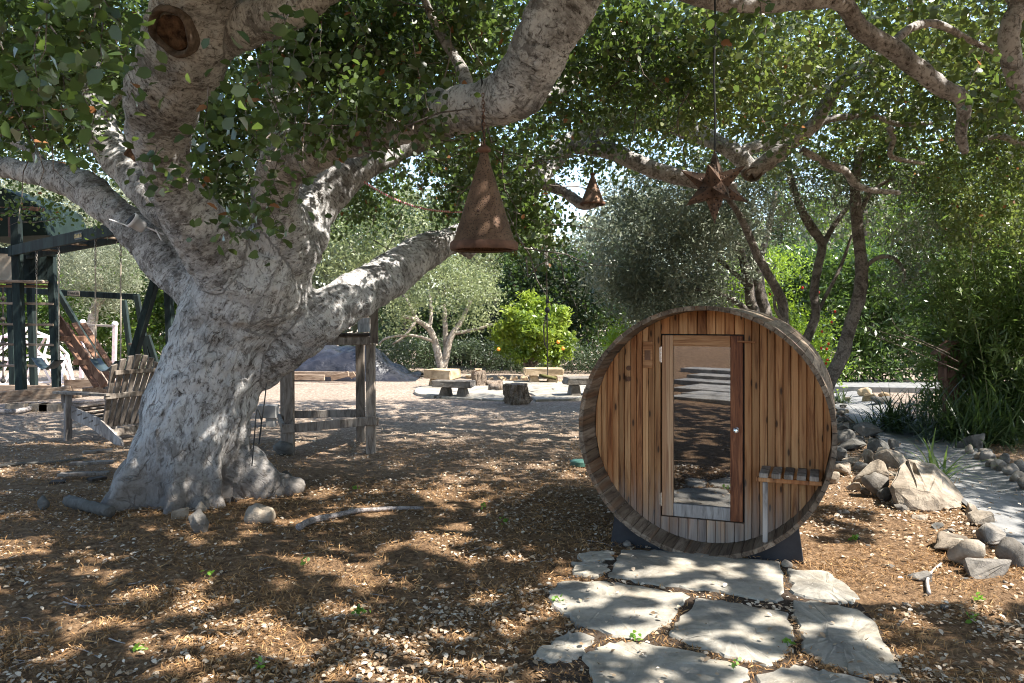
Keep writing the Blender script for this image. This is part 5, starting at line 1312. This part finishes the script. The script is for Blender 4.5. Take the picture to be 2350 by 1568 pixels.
bmesh.ops.triangulate(bm, faces=bm.faces); bmesh.ops.subdivide_edges(bm, edges=bm.edges, cuts=2, use_grid_fill=True)
bm.normal_update(); A = np.array([v.co[:] for v in bm.verts]); Nn = np.array([v.normal[:] for v in bm.verts])
A = A + Nn * ((vnoise(A, 6, 3) - .5) * .07 + (vnoise(A, 17, 4) - .5) * .035)[:, None]
tag(build('rock', ([tuple(p) for p in A], [tuple(v.index for v in f.verts) for f in bm.faces]), 'rock_tan'), 'largest pale angular boulder at the edge of the channel', 'rock', 'rocks lining the drainage channel'); bm.free()
far_bank = [(1260,680,100,60),(1330,700,110,70),(1350,740,80,50),(1400,755,90,58),(1440,770,100,60),(1490,800,110,60),(1540,845,120,70),(1430,700,80,50),(1300,640,80,46),(1185,640,70,40),(1560,780,90,50),(1620,900,120,70)]
for i, (cx_, by, w_, h_) in enumerate(far_bank):
    a, b = C6(cx_, by); put_rock('cobble', a, b, w_ * .31, h_ * .31, 'rock_grey' if i % 3 else 'rock_tan', 'rounded cobble in the row along the far side of the channel', 'cobble', 'cobbles along the far side of the channel', 0, seed=i * 5)
for i in range(46):                      # gravel-sized stones scattered at the right
    cx_ = random.uniform(150, 1500); by = random.uniform(300, 760) if i < 16 else random.uniform(1050, 2150)
    if i < 16: cx_ = random.uniform(160, 330); by = random.uniform(240, 470)
    a, b = C6(cx_, by)
    if a > 2340: a = 2340 - random.random() * 200
    if b > 1500: b -= 250
    put_rock('pebble', a, b, random.uniform(8, 24), random.uniform(4, 10), random.choice(['rock_grey', 'rock_tan', 'rock_dark']), 'small loose stone scattered on the mulch near the channel', 'stone', 'small stones scattered near the channel', random.choice([0, .9]), seed=i)
for (px, py, w_, h_, mt, an, lb_, tl) in [
 (590,1204,52,44,'rock_tan',0,'round tan stone leaning at the right foot of the trunk',.4),(450,1228,46,56,'rock_grey',.9,'upright blocky stone in front of the trunk foot',.0),
 (412,1198,44,26,'rock_tan',.9,'flat tan stone behind the upright blocky one',0),(458,1180,22,18,'rock_tan',0,'small stone squeezed between trunk and blocky stone',0),
 (600,1132,44,32,'rock_tan',.9,'tan stone caught between the right-hand roots',0),(94,1170,26,24,'rock_dark',0,'small dark stone left of the dark log',0),
 (655,1110,30,14,'rock_dark',0,'dark flat stone beside the right-hand root tip',0),(648,1045,36,20,'rock_dark',0,'dark stone at the foot of the platform post',0),
 (1805,1305,22,14,'rock_tan',0,'small pale stone beside the right cradle',0),(1440,1258,18,9,'rock_grey',0,'small stone beside the left cradle',0)]:
    put_rock('stone', px, py, w_, h_, mt, lb_, 'stone', None, an, seed=int(px), tilt=tl)
# log, stick, planks by the trunk, sprinkler lid
def stick(name, pts, r0, r1, mat, label, cat='stick'):
    q = []
    for k, (a, b) in enumerate(pts):
        g_ = G(a, b); t = k / (len(pts) - 1); r_ = r0 + (r1 - r0) * t; q.append((g_.x, g_.y, gz(g_.x, g_.y) + r_ * 1.2 + .006, r_))
    return tag(build(name, tube(smooth_path(q, 4), 8, .25, int(pts[0][0])), mat, smooth=True), label, cat)
stick('fallen_branch', [(686,1223),(715,1208),(760,1194),(810,1184),(860,1178),(915,1173),(972,1171)], .030, .014, 'stick_bark', 'grey fallen branch curving across the mulch', 'branch')
stick('dark_log', [(158,1168),(185,1176),(215,1186),(255,1194)], .055, .05, 'rock_dark', 'short dark log half sunk left of the trunk foot', 'log')
stick('dead_branch', [(-20,955),(40,952),(100,938),(180,930),(240,924)], .05, .03, 'stick_bark', 'long grey dead branch lying before the timber border', 'branch')
stick('cane', [(145,1382),(190,1390),(240,1388),(272,1386)], .006, .004, 'pale_wood', 'thin pale cane lying on the mulch at the lower left')
stick('dead_branch', [(-10,1075),(60,1068),(130,1062),(200,1055)], .02, .015, 'rock_dark', 'dark thin branch on the ground left of the chair', 'branch')
stick('curved_twig', [(2132,1370),(2128,1345),(2135,1325),(2160,1300)], .012, .008, 'pale_wood', 'pale curved twig on the sunlit mulch at the right')
for i in range(38):
    rnd = random.Random(900 + i); a, b = rnd.uniform(20, 1350), rnd.uniform(1210, 1545); L = rnd.uniform(15, 60); an = rnd.uniform(-.5, .5); s = rnd.choice((-1, 1))
    stick('twig', [(a, b), (a + L * .5 * s, b + L * .5 * an + rnd.uniform(-3, 3)), (a + L * s, b + L * an)], .004, .002, 'stick_bark' if i % 3 else 'pale_wood', 'thin dry twig lying in the leaf litter of the foreground', 'twig')['group'] = 'twigs in the foreground litter'
for k, (a, b, c_, d_, h_, lb_) in enumerate([(135,1100,250,1096,.05,'grey plank lying nearest the trunk in the small heap'), (160,1085,262,1080,.10,'grey plank, middle one of the small heap'), (190,1064,258,1058,.13,'dark plank on top of the small heap'), (115,1112,150,1110,.02,'short dark offcut at the left end of the heap'), (205,1108,240,1102,.03,'short dark offcut against the trunk')]):
    p0, p1 = G(a, b), G(c_, d_); p0.z = p1.z = h_; tag(build('loose_plank', beam(p0, p1, .12, .03), 'grey_wood' if k < 3 else 'fence_wood'), lb_, 'plank', 'loose planks left of the trunk')
g_ = G(1330, 1068); tag(build('valve_lid', at(lathe([(.11, 0), (.11, .05), (.095, .06), (.02, .062)], 24), g_ + Vector((0, 0, .0))), 'sprinkler_green'), 'round green sprinkler valve lid in the mulch left of the sauna', 'valve lid')

# ================================================================ TREES, HEDGES, PLANTS
def tree(name, base, label, limbs_, crowns, leaf, bark_, size, aspect, cat='tree', group=None, up=.4, shape=4, cr=.22, shell=.35, droop=0., tseed=0, flat=1.0):
    root = empty(name, base, label, cat, group)
    if limbs_:
        for i, c in enumerate(limbs_):
            build('trunk' if i == 0 else 'limb', tube(smooth_path(L3(c), 4), 9, .15, i + int(abs(base[0] * 10))), bark_, root, smooth=True)
    ps = []
    for i, (a, b, Y, rx, ry, rz, nc, per) in enumerate(crowns):
        q = P(a, b, Y); ps.append(clumps((q.x, q.y, q.z), (W(rx, Y), rz, W(ry, Y)), nc, per, cr, shell, flat, tseed * 31 + i, .06))
    ps = np.concatenate(ps)
    leaf_cloud('crown', ps, size, leaf, root, aspect, shape, up, tones(ps, 1.1 / max(cr, .2) * .3, tseed), 'stuff' if False else None, droop=droop)
    return root
# orange tree
ob_ = G(1220, 866); orange = tree('orange_tree', ob_, 'small bright orange tree with a few ripe fruit behind the sunlit bench',
 [[(1222,868,7,22.4),(1219,840,6,22.4),(1215,815,5,22.4),(1205,790,4,22.4)],[(1220,842,5,22.4),(1200,830,5,22.3),(1192,805,4,22.2)],[(1222,842,4,22.4),(1240,825,4,22.5),(1262,822,3,22.6)],[(1219,835,4,22.4),(1226,810,4,22.3),(1232,785,3,22.3)]],
 [(1228,760,22.4,62,46,.8,70,26),(1226,700,22.4,34,30,.45,30,26),(1185,728,22.3,30,24,.45,26,26),(1272,728,22.3,32,26,.45,28,26),(1158,778,22.4,26,36,.45,28,24),(1298,785,22.3,24,36,.45,30,24),(1262,815,22.2,34,18,.4,20,24),(1195,815,22.2,30,18,.4,16,24),(1240,752,21.7,50,36,.4,30,24)], 'orange_leaf', 'tree_bark', .15, .42, cr=.17, up=.4, tseed=1, shell=.45)
for a, b, Y in ((1144, 802, 21.5), (1281, 785, 21.25), (1292, 800, 21.4)): build('orange', at(ball(.05), P(a, b, Y)), 'orange_peel', orange, smooth=True)
# pale apple-like tree
tree('grey_green_tree', G(1018, 866), 'spreading grey-green tree with pale forked trunk behind the golden bench',
 [[(1018,868,13,22.7),(1015,848,12,22.7),(1008,820,10,22.7),(998,785,8,22.7),(985,755,7,22.6),(955,735,5,22.5),(920,725,4,22.4)],[(1016,850,9,22.7),(1024,820,8,22.7),(1030,790,8,22.7),(1040,765,7,22.7),(1060,735,5,22.8),(1080,690,4,22.8)],
  [(1018,848,8,22.8),(1024,800,7,22.9),(1022,755,6,22.9),(1020,700,4,23)],[(985,755,5,22.6),(990,720,4,22.7),(985,670,3,22.8)],[(1040,765,5,22.7),(1085,758,4,22.6),(1130,745,3,22.5)],[(955,735,4,22.5),(930,770,3,22.4),(900,790,2,22.4)],[(960,738,4,22.5),(940,700,3,22.6),(920,660,2,22.7)],[(998,785,4,22.7),(950,770,3,22.3),(890,775,2.5,22.2),(870,790,2,22.2)]],
 [(1010,660,22.7,140,66,1.6,120,26),(930,710,22.5,62,46,1.0,44,24),(1100,690,22.7,66,60,1.0,54,24),(1040,620,23.2,110,36,1.2,50,24),(900,745,22.4,36,30,.7,14,20),(1080,735,22.4,54,24,.8,18,20)], 'apple_leaf', 'pale_bark', .085, .5, cr=.26, up=.3, tseed=2)
# big olive at the right of the middle
tree('olive_tree', G(1735, 900), 'large dusty green olive tree with grey twin trunks behind the sauna',
 [[(1768,860,20,15.2),(1757,740,19,15.2),(1742,680,17,15.2),(1733,620,15,15.2),(1722,560,12,15.2),(1700,480,9,15.2),(1660,400,6,15)],[(1740,860,15,15),(1735,740,14,15),(1722,690,12,15),(1716,640,11,15),(1690,560,9,14.8),(1620,500,6,14.6)],[(1735,740,8,15),(1700,700,7,14.9),(1640,670,5,14.7),(1590,665,4,14.6)],[(1740,690,7,15.2),(1700,640,6,15),(1640,590,4,14.8)],[(1735,620,8,15.2),(1760,540,7,15.4),(1780,440,5,15.6)]],
 [(1520,560,15.0,175,155,1.3,270,34),(1430,640,15.2,105,105,1.0,125,34),(1620,480,14.6,135,135,1.2,160,34),(1560,690,15.2,130,60,.9,110,34),(1480,440,15.6,110,80,1.0,60,30),(1680,600,14.8,80,100,.9,60,30),(1700,400,15.0,100,90,1.0,60,30)], 'olive_leaf', 'tree_bark', .115, .26, cr=.24, up=.15, tseed=3, droop=.15)
tree('olive_tree', G(208, 880), 'silvery olive tree with pinkish trunk behind the swings',
 [[(200,880,14,21.5),(206,800,12,21.5),(213,730,11,21.5),(222,690,9,21.5),(232,630,6,21.5)],[(215,720,7,21.5),(235,690,5,21.6),(262,660,4,21.7)]],
 [(225,600,21.5,95,75,1.4,150,30),(190,640,21.3,55,55,.9,60,28),(275,650,21.6,55,60,.9,60,28),(240,700,21.3,50,30,.8,30,26),(160,570,22,60,50,1,40,26)], 'silver_leaf', 'pale_bark', .115, .22, cr=.26, up=.2, tseed=4)
# hedges
def hedge(name, label, rects, leaf, size, aspect, cat='hedge', cr=.28, up=.35, seed=0, shell=.0):
    ps = []; g = np.random.default_rng(seed)
    for (x0, x1, ytop, Y, depth, nc, per) in rects:
        top = EYE - (ytop - HY) / FPX * Y; xa, xb = (x0 - CX) / FPX * Y, (x1 - CX) / FPX * Y
        c = np.stack([g.uniform(xa, xb, nc), Y + depth * g.random(nc) ** 1.6, np.zeros(nc)], -1)
        tp = top * (0.90 + 0.22 * v2(c[:, 0], c[:, 1], .9, seed)); c[:, 2] = g.random(nc) ** .8 * tp
        p = np.repeat(c, per, 0) + g.normal(size=(nc * per, 3)) * cr * .55; ps.append(p[p[:, 2] > .03])
    ps = np.concatenate(ps); base = Vector((float(ps[:, 0].mean()), float(ps[:, 1].mean()), 0))
    root = empty(name, base, label, cat)
    leaf_cloud('foliage', ps, size, leaf, root, aspect, 4, up, tones(ps, .9, seed))
    vs = []
    for k in range(max(4, len(ps) // 2500)):
        q = ps[g.integers(len(ps))]; vs.append(tube([(q[0], q[1] + .35, 0, .035), (q[0] + g.normal() * .15, q[1] + .4, q[2] * .5 + .3, .028), (q[0] + g.normal() * .3, q[1] + .3, q[2] + .1, .012)], 6))
    tag(build('stem', join(*vs), 'tree_bark', root), kind='stuff')
    return root
hedge('dark_hedge', 'tall dark ivy-clad hedge behind the orange tree', [(1150,1440,575,25.5,2.2,620,30),(860,1170,700,26.5,1.6,240,28)], 'ivy_leaf', .13, .6, seed=11)
hedge('bright_hedge', 'sunlit yellow-green hedge behind the swings and trunk', [(-60,260,640,25.5,2.2,420,30),(250,470,585,25.0,2.2,420,30)], 'hedge_leaf', .15, .55, seed=12)
hedge('laurel_hedge', 'tall glossy laurel hedge with sunny top behind the leaning trunk', [(1730,2290,600,19.8,2.0,820,28),(1760,2060,568,20.6,1.8,330,28)], 'laurel_leaf', .17, .30, seed=13, up=.45)
hedge('low_shrubs', 'low dark grey-green shrubs along the back bed', [(860,1140,782,24.2,1.4,240,30),(1130,1440,800,24.0,1.4,220,30),(560,700,800,25.0,1.0,90,30)], 'shrub_leaf', .10, .3, 'shrub', .22, .6, 14).name = 'low_shrub'
hedge('grassy_border', 'pale grasses and reeds at the end of the bright hedge', [(255,300,845,22.5,.8,60,28),(395,440,800,22.5,.8,50,28)], 'silver_leaf', .16, .12, 'shrub', .2, .9, 15)
# far-off wooded slope that closes the view, with two gaps of sky
g = np.random.default_rng(55); n_ = 5200
wx = g.uniform(-34, 34, n_); wy = 40 + 5 * g.random(n_) ** 1.5; pxw = CX + wx / wy * FPX
gap = np.maximum(np.exp(-((pxw - 1300) / 55) ** 2), np.exp(-((pxw - 1800) / 95) ** 2) * .8)
wtop = (8.2 + 3.0 * (v2(wx, wy * 0, .22, 5) - .5) + 2.5 * (v2(wx, wy * 0, .7, 6) - .5)) * (1 - .42 * gap)
wz = g.random(n_) ** .8 * wtop
wp = np.repeat(np.stack([wx, wy, wz], -1), 14, 0) + g.normal(size=(n_ * 14, 3)) * .42
wp = wp[wp[:, 2] > .1]
wo = leaf_cloud('distant_woods', wp, .42, 'silver_leaf', None, .55, 4, .4, tones(wp, .35, 7) * .8); tag(wo, kind='stuff')
# backdrop trees
tree('background_tree', (-13.5, 34, 0), 'pale sunlit tree far behind the play tower', [[(300,850,10,34),(300,640,9,34),(310,520,6,34)]],
 [(120,490,34,230,110,3.0,230,30),(330,520,34,130,90,2.4,110,30),(20,330,36,160,130,3,130,30)], 'silver_leaf', 'tree_bark', .19, .4, cr=.5, group='trees far behind the garden', tseed=21)
tree('background_tree', (-4.0, 33, 0), 'pale grey-green tree far behind the spreading grey-green one', [[(930,850,10,33),(930,640,9,33),(930,540,6,33)]],
 [(900,540,33,200,110,3.0,230,30),(1080,590,33,130,70,2.2,110,30),(800,580,32,90,90,2,80,28),(1180,500,34,110,90,2.2,50,26)], 'apple_leaf', 'tree_bark', .18, .4, cr=.48, group='trees far behind the garden', tseed=22)
tree('background_tree', (5.5, 34, 0), 'grey-green tree far behind the olive, below the bright gap of sky', [[(1420,850,10,34),(1420,640,9,34)]],
 [(1330,640,33,110,70,2.0,110,30),(1500,560,34,160,110,2.4,110,28),(1340,560,35,70,50,1.8,24,24)], 'olive_leaf', 'tree_bark', .18, .35, cr=.45, group='trees far behind the garden', tseed=23)
tree('background_tree', (17, 30, 0), 'green tree far behind the laurel hedge', [[(2000,850,14,30),(1990,600,12,30),(1980,480,9,30)]],
 [(1990,440,30,200,130,2.6,170,28),(2220,460,28,180,170,2.6,200,28),(1800,480,31,60,60,2,26,24)], 'hedge_leaf', 'tree_bark', .17, .5, cr=.45, group='trees far behind the garden', tseed=24)
tree('tall_tree', (-1.0, 27, 0), 'tall dark leafy tree behind the hanging lantern', [[(1180,850,12,27),(1175,600,10,27),(1172,520,9,27),(1180,400,7,27)]],
 [(1080,470,27,120,80,1.6,120,28),(1190,560,27,40,60,1.0,36,26),(840,480,27,130,80,1.6,110,28),(1120,380,27,160,70,1.6,110,28)], 'oak_leaf', 'tree_bark', .12, .55, cr=.36, tseed=25)
tree('cypress_tree', (10.6, 31, 0), 'dark narrow conifer seen between the olive and the forked trunk', [[(1790,850,10,31),(1790,500,6,31)]],
 [(1790,480,31,32,150,.6,90,30)], 'ivy_leaf', 'tree_bark', .16, .3, cr=.3, tseed=26)
# forked tree and leaning trunk right of the sauna
tree('forked_tree', P(1835, 905, 12.8), 'slender forked tree growing beside the sauna rear', 
 [[(1835,900,18,12.8),(1832,850,16,12.8),(1825,800,14,12.8),(1800,745,11,12.8),(1796,700,12,12.8),(1780,660,11,12.7),(1740,590,10,12.6),(1700,500,8,12.5),(1660,440,6,12.4)],[(1830,812,12,12.8),(1855,770,11,12.8),(1872,720,10,12.8),(1868,670,10,12.8),(1878,610,10,12.9),(1886,560,10,13),(1860,520,11,13),(1830,460,9,13),(1810,390,7,13)],
  [(1872,725,5,12.8),(1900,670,4,12.9),(1930,610,4,13),(1955,540,3,13)],[(1800,742,5,12.8),(1780,710,4,12.7),(1776,680,3,12.7)],[(1886,570,7,13),(1912,520,6,13.1),(1950,470,5,13.2)]],
 [(1830,430,13,150,90,1.0,90,28),(1930,450,13.2,100,70,.9,50,26),(1760,500,12.8,80,60,.8,36,26)], 'olive_leaf', 'tree_bark', .07, .3, cr=.24, tseed=31)
tree('leaning_tree', P(1905, 900, 12.2), 'dark curved tree trunk leaning right beside the sauna rim',
 [[(1888,905,17,12.2),(1908,865,16,12.2),(1933,815,16,12.2),(1945,770,15,12.2),(1960,720,15,12.2),(1974,670,15,12.2),(1977,620,14,12.2),(1972,560,13,12.2),(1966,500,13,12.2),(1962,420,11,12.2),(1975,340,8,12.2)],[(1978,640,6,12.2),(1990,610,5,12.1),(2020,590,5,12),(2055,595,4,11.9),(2075,625,4,11.9),(2072,650,3,11.9)],[(1968,500,7,12.2),(2000,440,5,12.2),(2050,410,4,12.1)]],
 [(2000,420,12.4,130,90,1.0,70,26),(2065,640,11.9,50,50,.5,22,28),(2110,530,12.2,90,50,.8,36,28)], 'olive_leaf', 'tree_bark', .075, .3, cr=.24, tseed=32)
# pomegranate
pom = tree('pomegranate_bush', G(1800, 905), 'yellow-green pomegranate bush with red flowers behind the forked tree', [[(1800,900,6,16.3),(1795,800,5,16.3),(1790,700,3,16.3)]],
 [(1740,700,16.3,85,90,.8,120,28),(1850,790,16.1,90,80,.8,120,28),(1690,640,16.6,50,50,.6,36,26),(1800,610,17,80,40,.8,40,26),(1880,850,15.9,50,40,.6,36,26)], 'pomegranate_leaf', 'tree_bark', .075, .4, cr=.2, tseed=33)
fl_ = []
for k in range(34):
    fl_.append(tuple(P(random.uniform(1670, 1940), random.uniform(640, 880), random.uniform(15.1, 15.5))))
for q in fl_[:34]: build('flower', at(ball(.026, 1, 1, 1.2, 1), q), 'red_petal', pom)
tree('yellow_shrub', G(1420, 880), 'bit of yellow-green shrub showing over the left rim of the sauna', None, [(1420,780,15.5,36,30,.4,40,24)], 'pomegranate_leaf', 'tree_bark', .085, .4, 'shrub', cr=.18, tseed=34)
# second oak at far right, bamboo
tree('oak_tree', (9.0, 13.5, 0), 'sunlit live oak crown spreading above the bamboo at the right', [[(2420,900,30,13),(2400,700,26,13),(2380,500,20,13),(2340,400,14,13)]],
 [(2290,450,13.5,170,130,1.4,190,30),(2370,620,12.5,120,110,1.2,110,30),(2190,520,13.5,80,60,.8,40,28),(2330,300,13,150,130,1.2,120,28)], 'backlit_oak_leaf', 'tree_bark', .075, .6, cr=.26, tseed=35, shape=4)
bbx = P(2230, 960, 10.2); bb_ = empty('bamboo', Vector((bbx.x, bbx.y, 0)), 'dense dark bamboo thicket at the right frame edge', 'bamboo')
g = np.random.default_rng(77); ps = []; vs = []
for k in range(70):
    X, Y = W(g.uniform(2240, 2590) - CX, 11.6), g.uniform(11.2, 13.2); H = g.uniform(1.6, 3.7); lx, ly = g.normal() * .25 - .15, g.normal() * .2
    pts = [(X + lx * (t ** 2) * 1.6, Y + ly * t ** 2, H * t, .008 * (1 - .6 * t)) for t in np.linspace(0, 1, 7)]; vs.append(tube(pts, 5))
    for j in range(30):
        t = g.uniform(.03, 1) ** .9; c = np.array([X + lx * t * t * 1.6, Y + ly * t * t, H * t]) + g.normal(size=3) * .14
        ps.append(c + g.normal(size=(11, 3)) * .09)
ps = np.concatenate(ps)
leaf_cloud('foliage', ps, .17, 'bamboo_leaf', bb_, .17, 4, .25, tones(ps, 1.2, 9), droop=.3)
tag(build('canes', join(*vs), 'cane_green', bb_), kind='stuff').name = 'cane'
# bare pale twigs hanging before the laurel
for k, c in enumerate([[(2200,830,2,10.6),(2120,790,2,10.8),(2050,770,1.6,11),(1990,750,1,11.2)],[(2180,812,2.2,10.4),(2110,780,2,10.6),(2065,760,1.8,10.8),(2045,728,1.2,10.9)],[(2200,850,1.8,10.4),(2080,800,1.5,10.6),(2010,770,1.4,10.9),(1985,745,1,11)]]):
    tag(build('bare_branch', tube(smooth_path([(p_[0], p_[1], p_[2], p_[3] * .6) for p_ in L3(c)], 4), 5), 'log_bark'), ['bare pale branch arching left out of the bamboo, uppermost of the three', 'forked bare pale branch between two others before the laurel hedge', 'thin bare branch, lowest of the three before the laurel hedge'][k], 'branch', 'bare branches before the laurel hedge')
# strap-leaved clumps
def strap(name, base, n_, L, spread, label, mat, w=.012, seed=0, arch=1.0):
    g = np.random.default_rng(seed); V, F, T = [], [], []
    for k in range(n_):
        a = g.uniform(0, 2 * math.pi); el = g.uniform(.25, 1.35); l_ = L * g.uniform(.6, 1.1); p = Vector(base) + Vector((g.normal() * spread, g.normal() * spread, 0))
        s_ = Vector((-math.sin(a), math.cos(a), 0)) * w * g.uniform(.7, 1.2); e_ = el; i0 = len(V); seg = 6
        for j in range(seg + 1):
            t = j / seg; ww = s_ * (1 - t ** 2.2) * 1.0; V += [p - ww, p + ww]
            p = p + Vector((math.cos(a) * math.cos(e_), math.sin(a) * math.cos(e_), math.sin(e_))) * l_ / seg; e_ -= arch * g.uniform(.18, .42) * (1.1 - .5 * el)
            if p.z < .02: p.z = .02
        for j in range(seg): F.append((i0 + 2 * j, i0 + 2 * j + 1, i0 + 2 * j + 3, i0 + 2 * j + 2))
        T += [g.random()] * seg
    o = build(name, (V, F), mat, origin=base)
    at_ = o.data.attributes.new('tone', 'FLOAT', 'FACE'); at_.data.foreach_set('value', T)
    return tag(o, label, 'plant', 'strap-leaved plants beside the channel')
strap('strap_plant', G(2060, 985), 300, .85, .16, 'smaller dark strap-leaved clump beside the sunlit end of the channel', 'strap_leaf', .013, 1)
strap('strap_plant', G(2225, 1010), 520, 1.15, .28, 'largest dark strap-leaved clump under the bamboo', 'strap_leaf', .013, 2)
strap('strap_plant', G(2330, 1000), 300, 1.0, .25, 'dark strap-leaved clump cut by the right frame edge', 'strap_leaf', .013, 3)
strap('strap_plant', G(2158, 1098), 34, .62, .05, 'light green strappy tuft growing beside the largest boulder', 'bamboo_leaf', .014, 4, .7)
strap('strap_plant', G(1975, 988), 26, .40, .06, 'thin sprouting tuft on the near bank of the channel', 'strap_leaf', .010, 5, .6)
strap('strap_plant', G(1925, 925), 60, .40, .10, 'spiky low plant at the foot of the leaning trunk', 'shrub_leaf', .018, 6, .6)
for i in range(16):                      # green seedlings in the litter
    rnd = random.Random(70 + i); a, b = rnd.choice([(532, 1196), (815, 1128), (1160, 1205), (825, 1415), (595, 1540), (320, 1500), (1690, 1545), (1810, 1485), (2230, 1430), (1110, 1170), (700, 1300), (2250, 1385), (1960, 1245), (1455, 1480), (480, 1330), (1280, 1390)]) if i < 1 else [(532, 1196), (815, 1128), (1160, 1205), (825, 1415), (595, 1540), (320, 1500), (1690, 1545), (1810, 1485), (2230, 1430), (1110, 1170), (700, 1300), (2250, 1385), (1960, 1245), (1455, 1480), (480, 1330), (1280, 1390)][i]
    q = G(a, b); pp = np.array(q) + np.random.default_rng(i).normal(size=(12, 3)) * np.array([.018, .018, .014]) + np.array([0, 0, .035])
    tag(leaf_cloud('seedling', pp, .030, 'weed_leaf', None, .6, 6, .6), 'tiny bright green seedling sprouting through the leaf litter', 'seedling', 'seedlings in the mulch')
# fence behind, birdhouse post
fc = empty('board_fence', P(1090, 850, 27.5), 'dark wooden board fence glimpsed behind the shrubs', 'fence')
for k in range(26): q = P(960 + k * 10.5, 700, 27.8); build('board', beam((q.x, q.y, 0), (q.x, q.y, 1.9 + .02 * (k % 3)), .15, .025, (0, 1, 0)), 'fence_wood', fc)
bp = P(2182, 925, 12.1); bp.z = 0
bh = empty('birdhouse', bp, 'reddish wooden post with a small gabled birdhouse among the bamboo', 'birdhouse')
build('post', beam(bp, bp + Vector((0, 0, 1.05)), .17, .17, (0, 1, 0)), 'red_wood', bh)
build('house', at(box(.30, .26, .46), bp + Vector((0.02, 0, 1.0))), 'red_wood', bh)
for s in (-1, 1): build('roof_panel', beam(bp + Vector((.02, 0, 1.37)), bp + Vector((.02 + s * .24, 0, 1.16)), .34, .03, (s * .5, 0, 1)), 'brown_wood', bh)
# pebbly valley: far garden wall at left closes the view low down
# ================================================================ LEAF LITTER
def scatter(n_, y0, y1, seed, pw=1.0):
    g = np.random.default_rng(seed); u = g.random(n_)
    y = y0 * (y1 / y0) ** (u ** pw); x = g.uniform(-1, 1, n_) * (.70 * y + .5)
    return x, y, g
def not_on_flags(x, y, keep=.06, g=None):
    m = np.ones(len(x), dtype=bool)
    for poly in FLAGPOLY:
        ins = np.zeros(len(x), dtype=bool); n_ = len(poly); j = n_ - 1
        for i in range(n_):
            xi, yi, xj, yj = poly[i].x, poly[i].y, poly[j].x, poly[j].y
            c = ((yi > y) != (yj > y)) & (x < (xj - xi) * (y - yi) / (yj - yi + 1e-12) + xi); ins ^= c; j = i
        m &= ~(ins & (g.random(len(x)) > keep))
    m &= (seg_dist(x, y) > CHW + .04) | (g.random(len(x)) < .10)
    return m
x_, y_, g = scatter(66000, 3.3, 15.0, 101)
m_ = not_on_flags(x_, y_, .08, g); x_, y_ = x_[m_], y_[m_]
z_ = ground_z(x_, y_) + .010 + .012 * g.random(len(x_))
z_ = np.where(seg_dist(x_, y_) < CHW + .04, .03, np.maximum(z_, 0.0))
onf = ~not_on_flags(x_, y_, 0.0, np.random.default_rng(3)); z_ = np.where(onf, .038, z_)
dens = .45 * v2(x_, y_, .8, 31) + .55 * v2(x_, y_, 2.6, 32); kp = g.random(len(x_)) < np.clip((dens - .34) * 3.2, .10, 1); x_, y_, z_ = x_[kp], y_[kp], z_[kp]
tag(leaf_cloud('fallen_leaves', np.stack([x_, y_, z_], -1), .027, 'litter_leaf', None, .58, 6, 1.6, np.clip(g.normal(.44, .32, len(x_)), 0, 1), svar=.65), kind='stuff')
x_, y_, g = scatter(120000, 3.3, 11.0, 102, 1.15)
m_ = not_on_flags(x_, y_, .03, g); x_, y_ = x_[m_], y_[m_]
dens = .5 * v2(x_, y_, 1.3, 41) + .5 * v2(x_, y_, 4.5, 42); kp = g.random(len(x_)) < np.clip((dens - .30) * 3.0, .05, 1); x_, y_ = x_[kp], y_[kp]
z_ = np.where(seg_dist(x_, y_) < CHW + .04, .025, np.maximum(ground_z(x_, y_), 0)) + .006 + .016 * g.random(len(x_))
tag(leaf_cloud('oak_catkin_litter', np.stack([x_, y_, z_], -1), .040, 'catkin', None, .13, 4, .55, None, svar=.5), kind='stuff')
print('objects', len(bpy.data.objects))
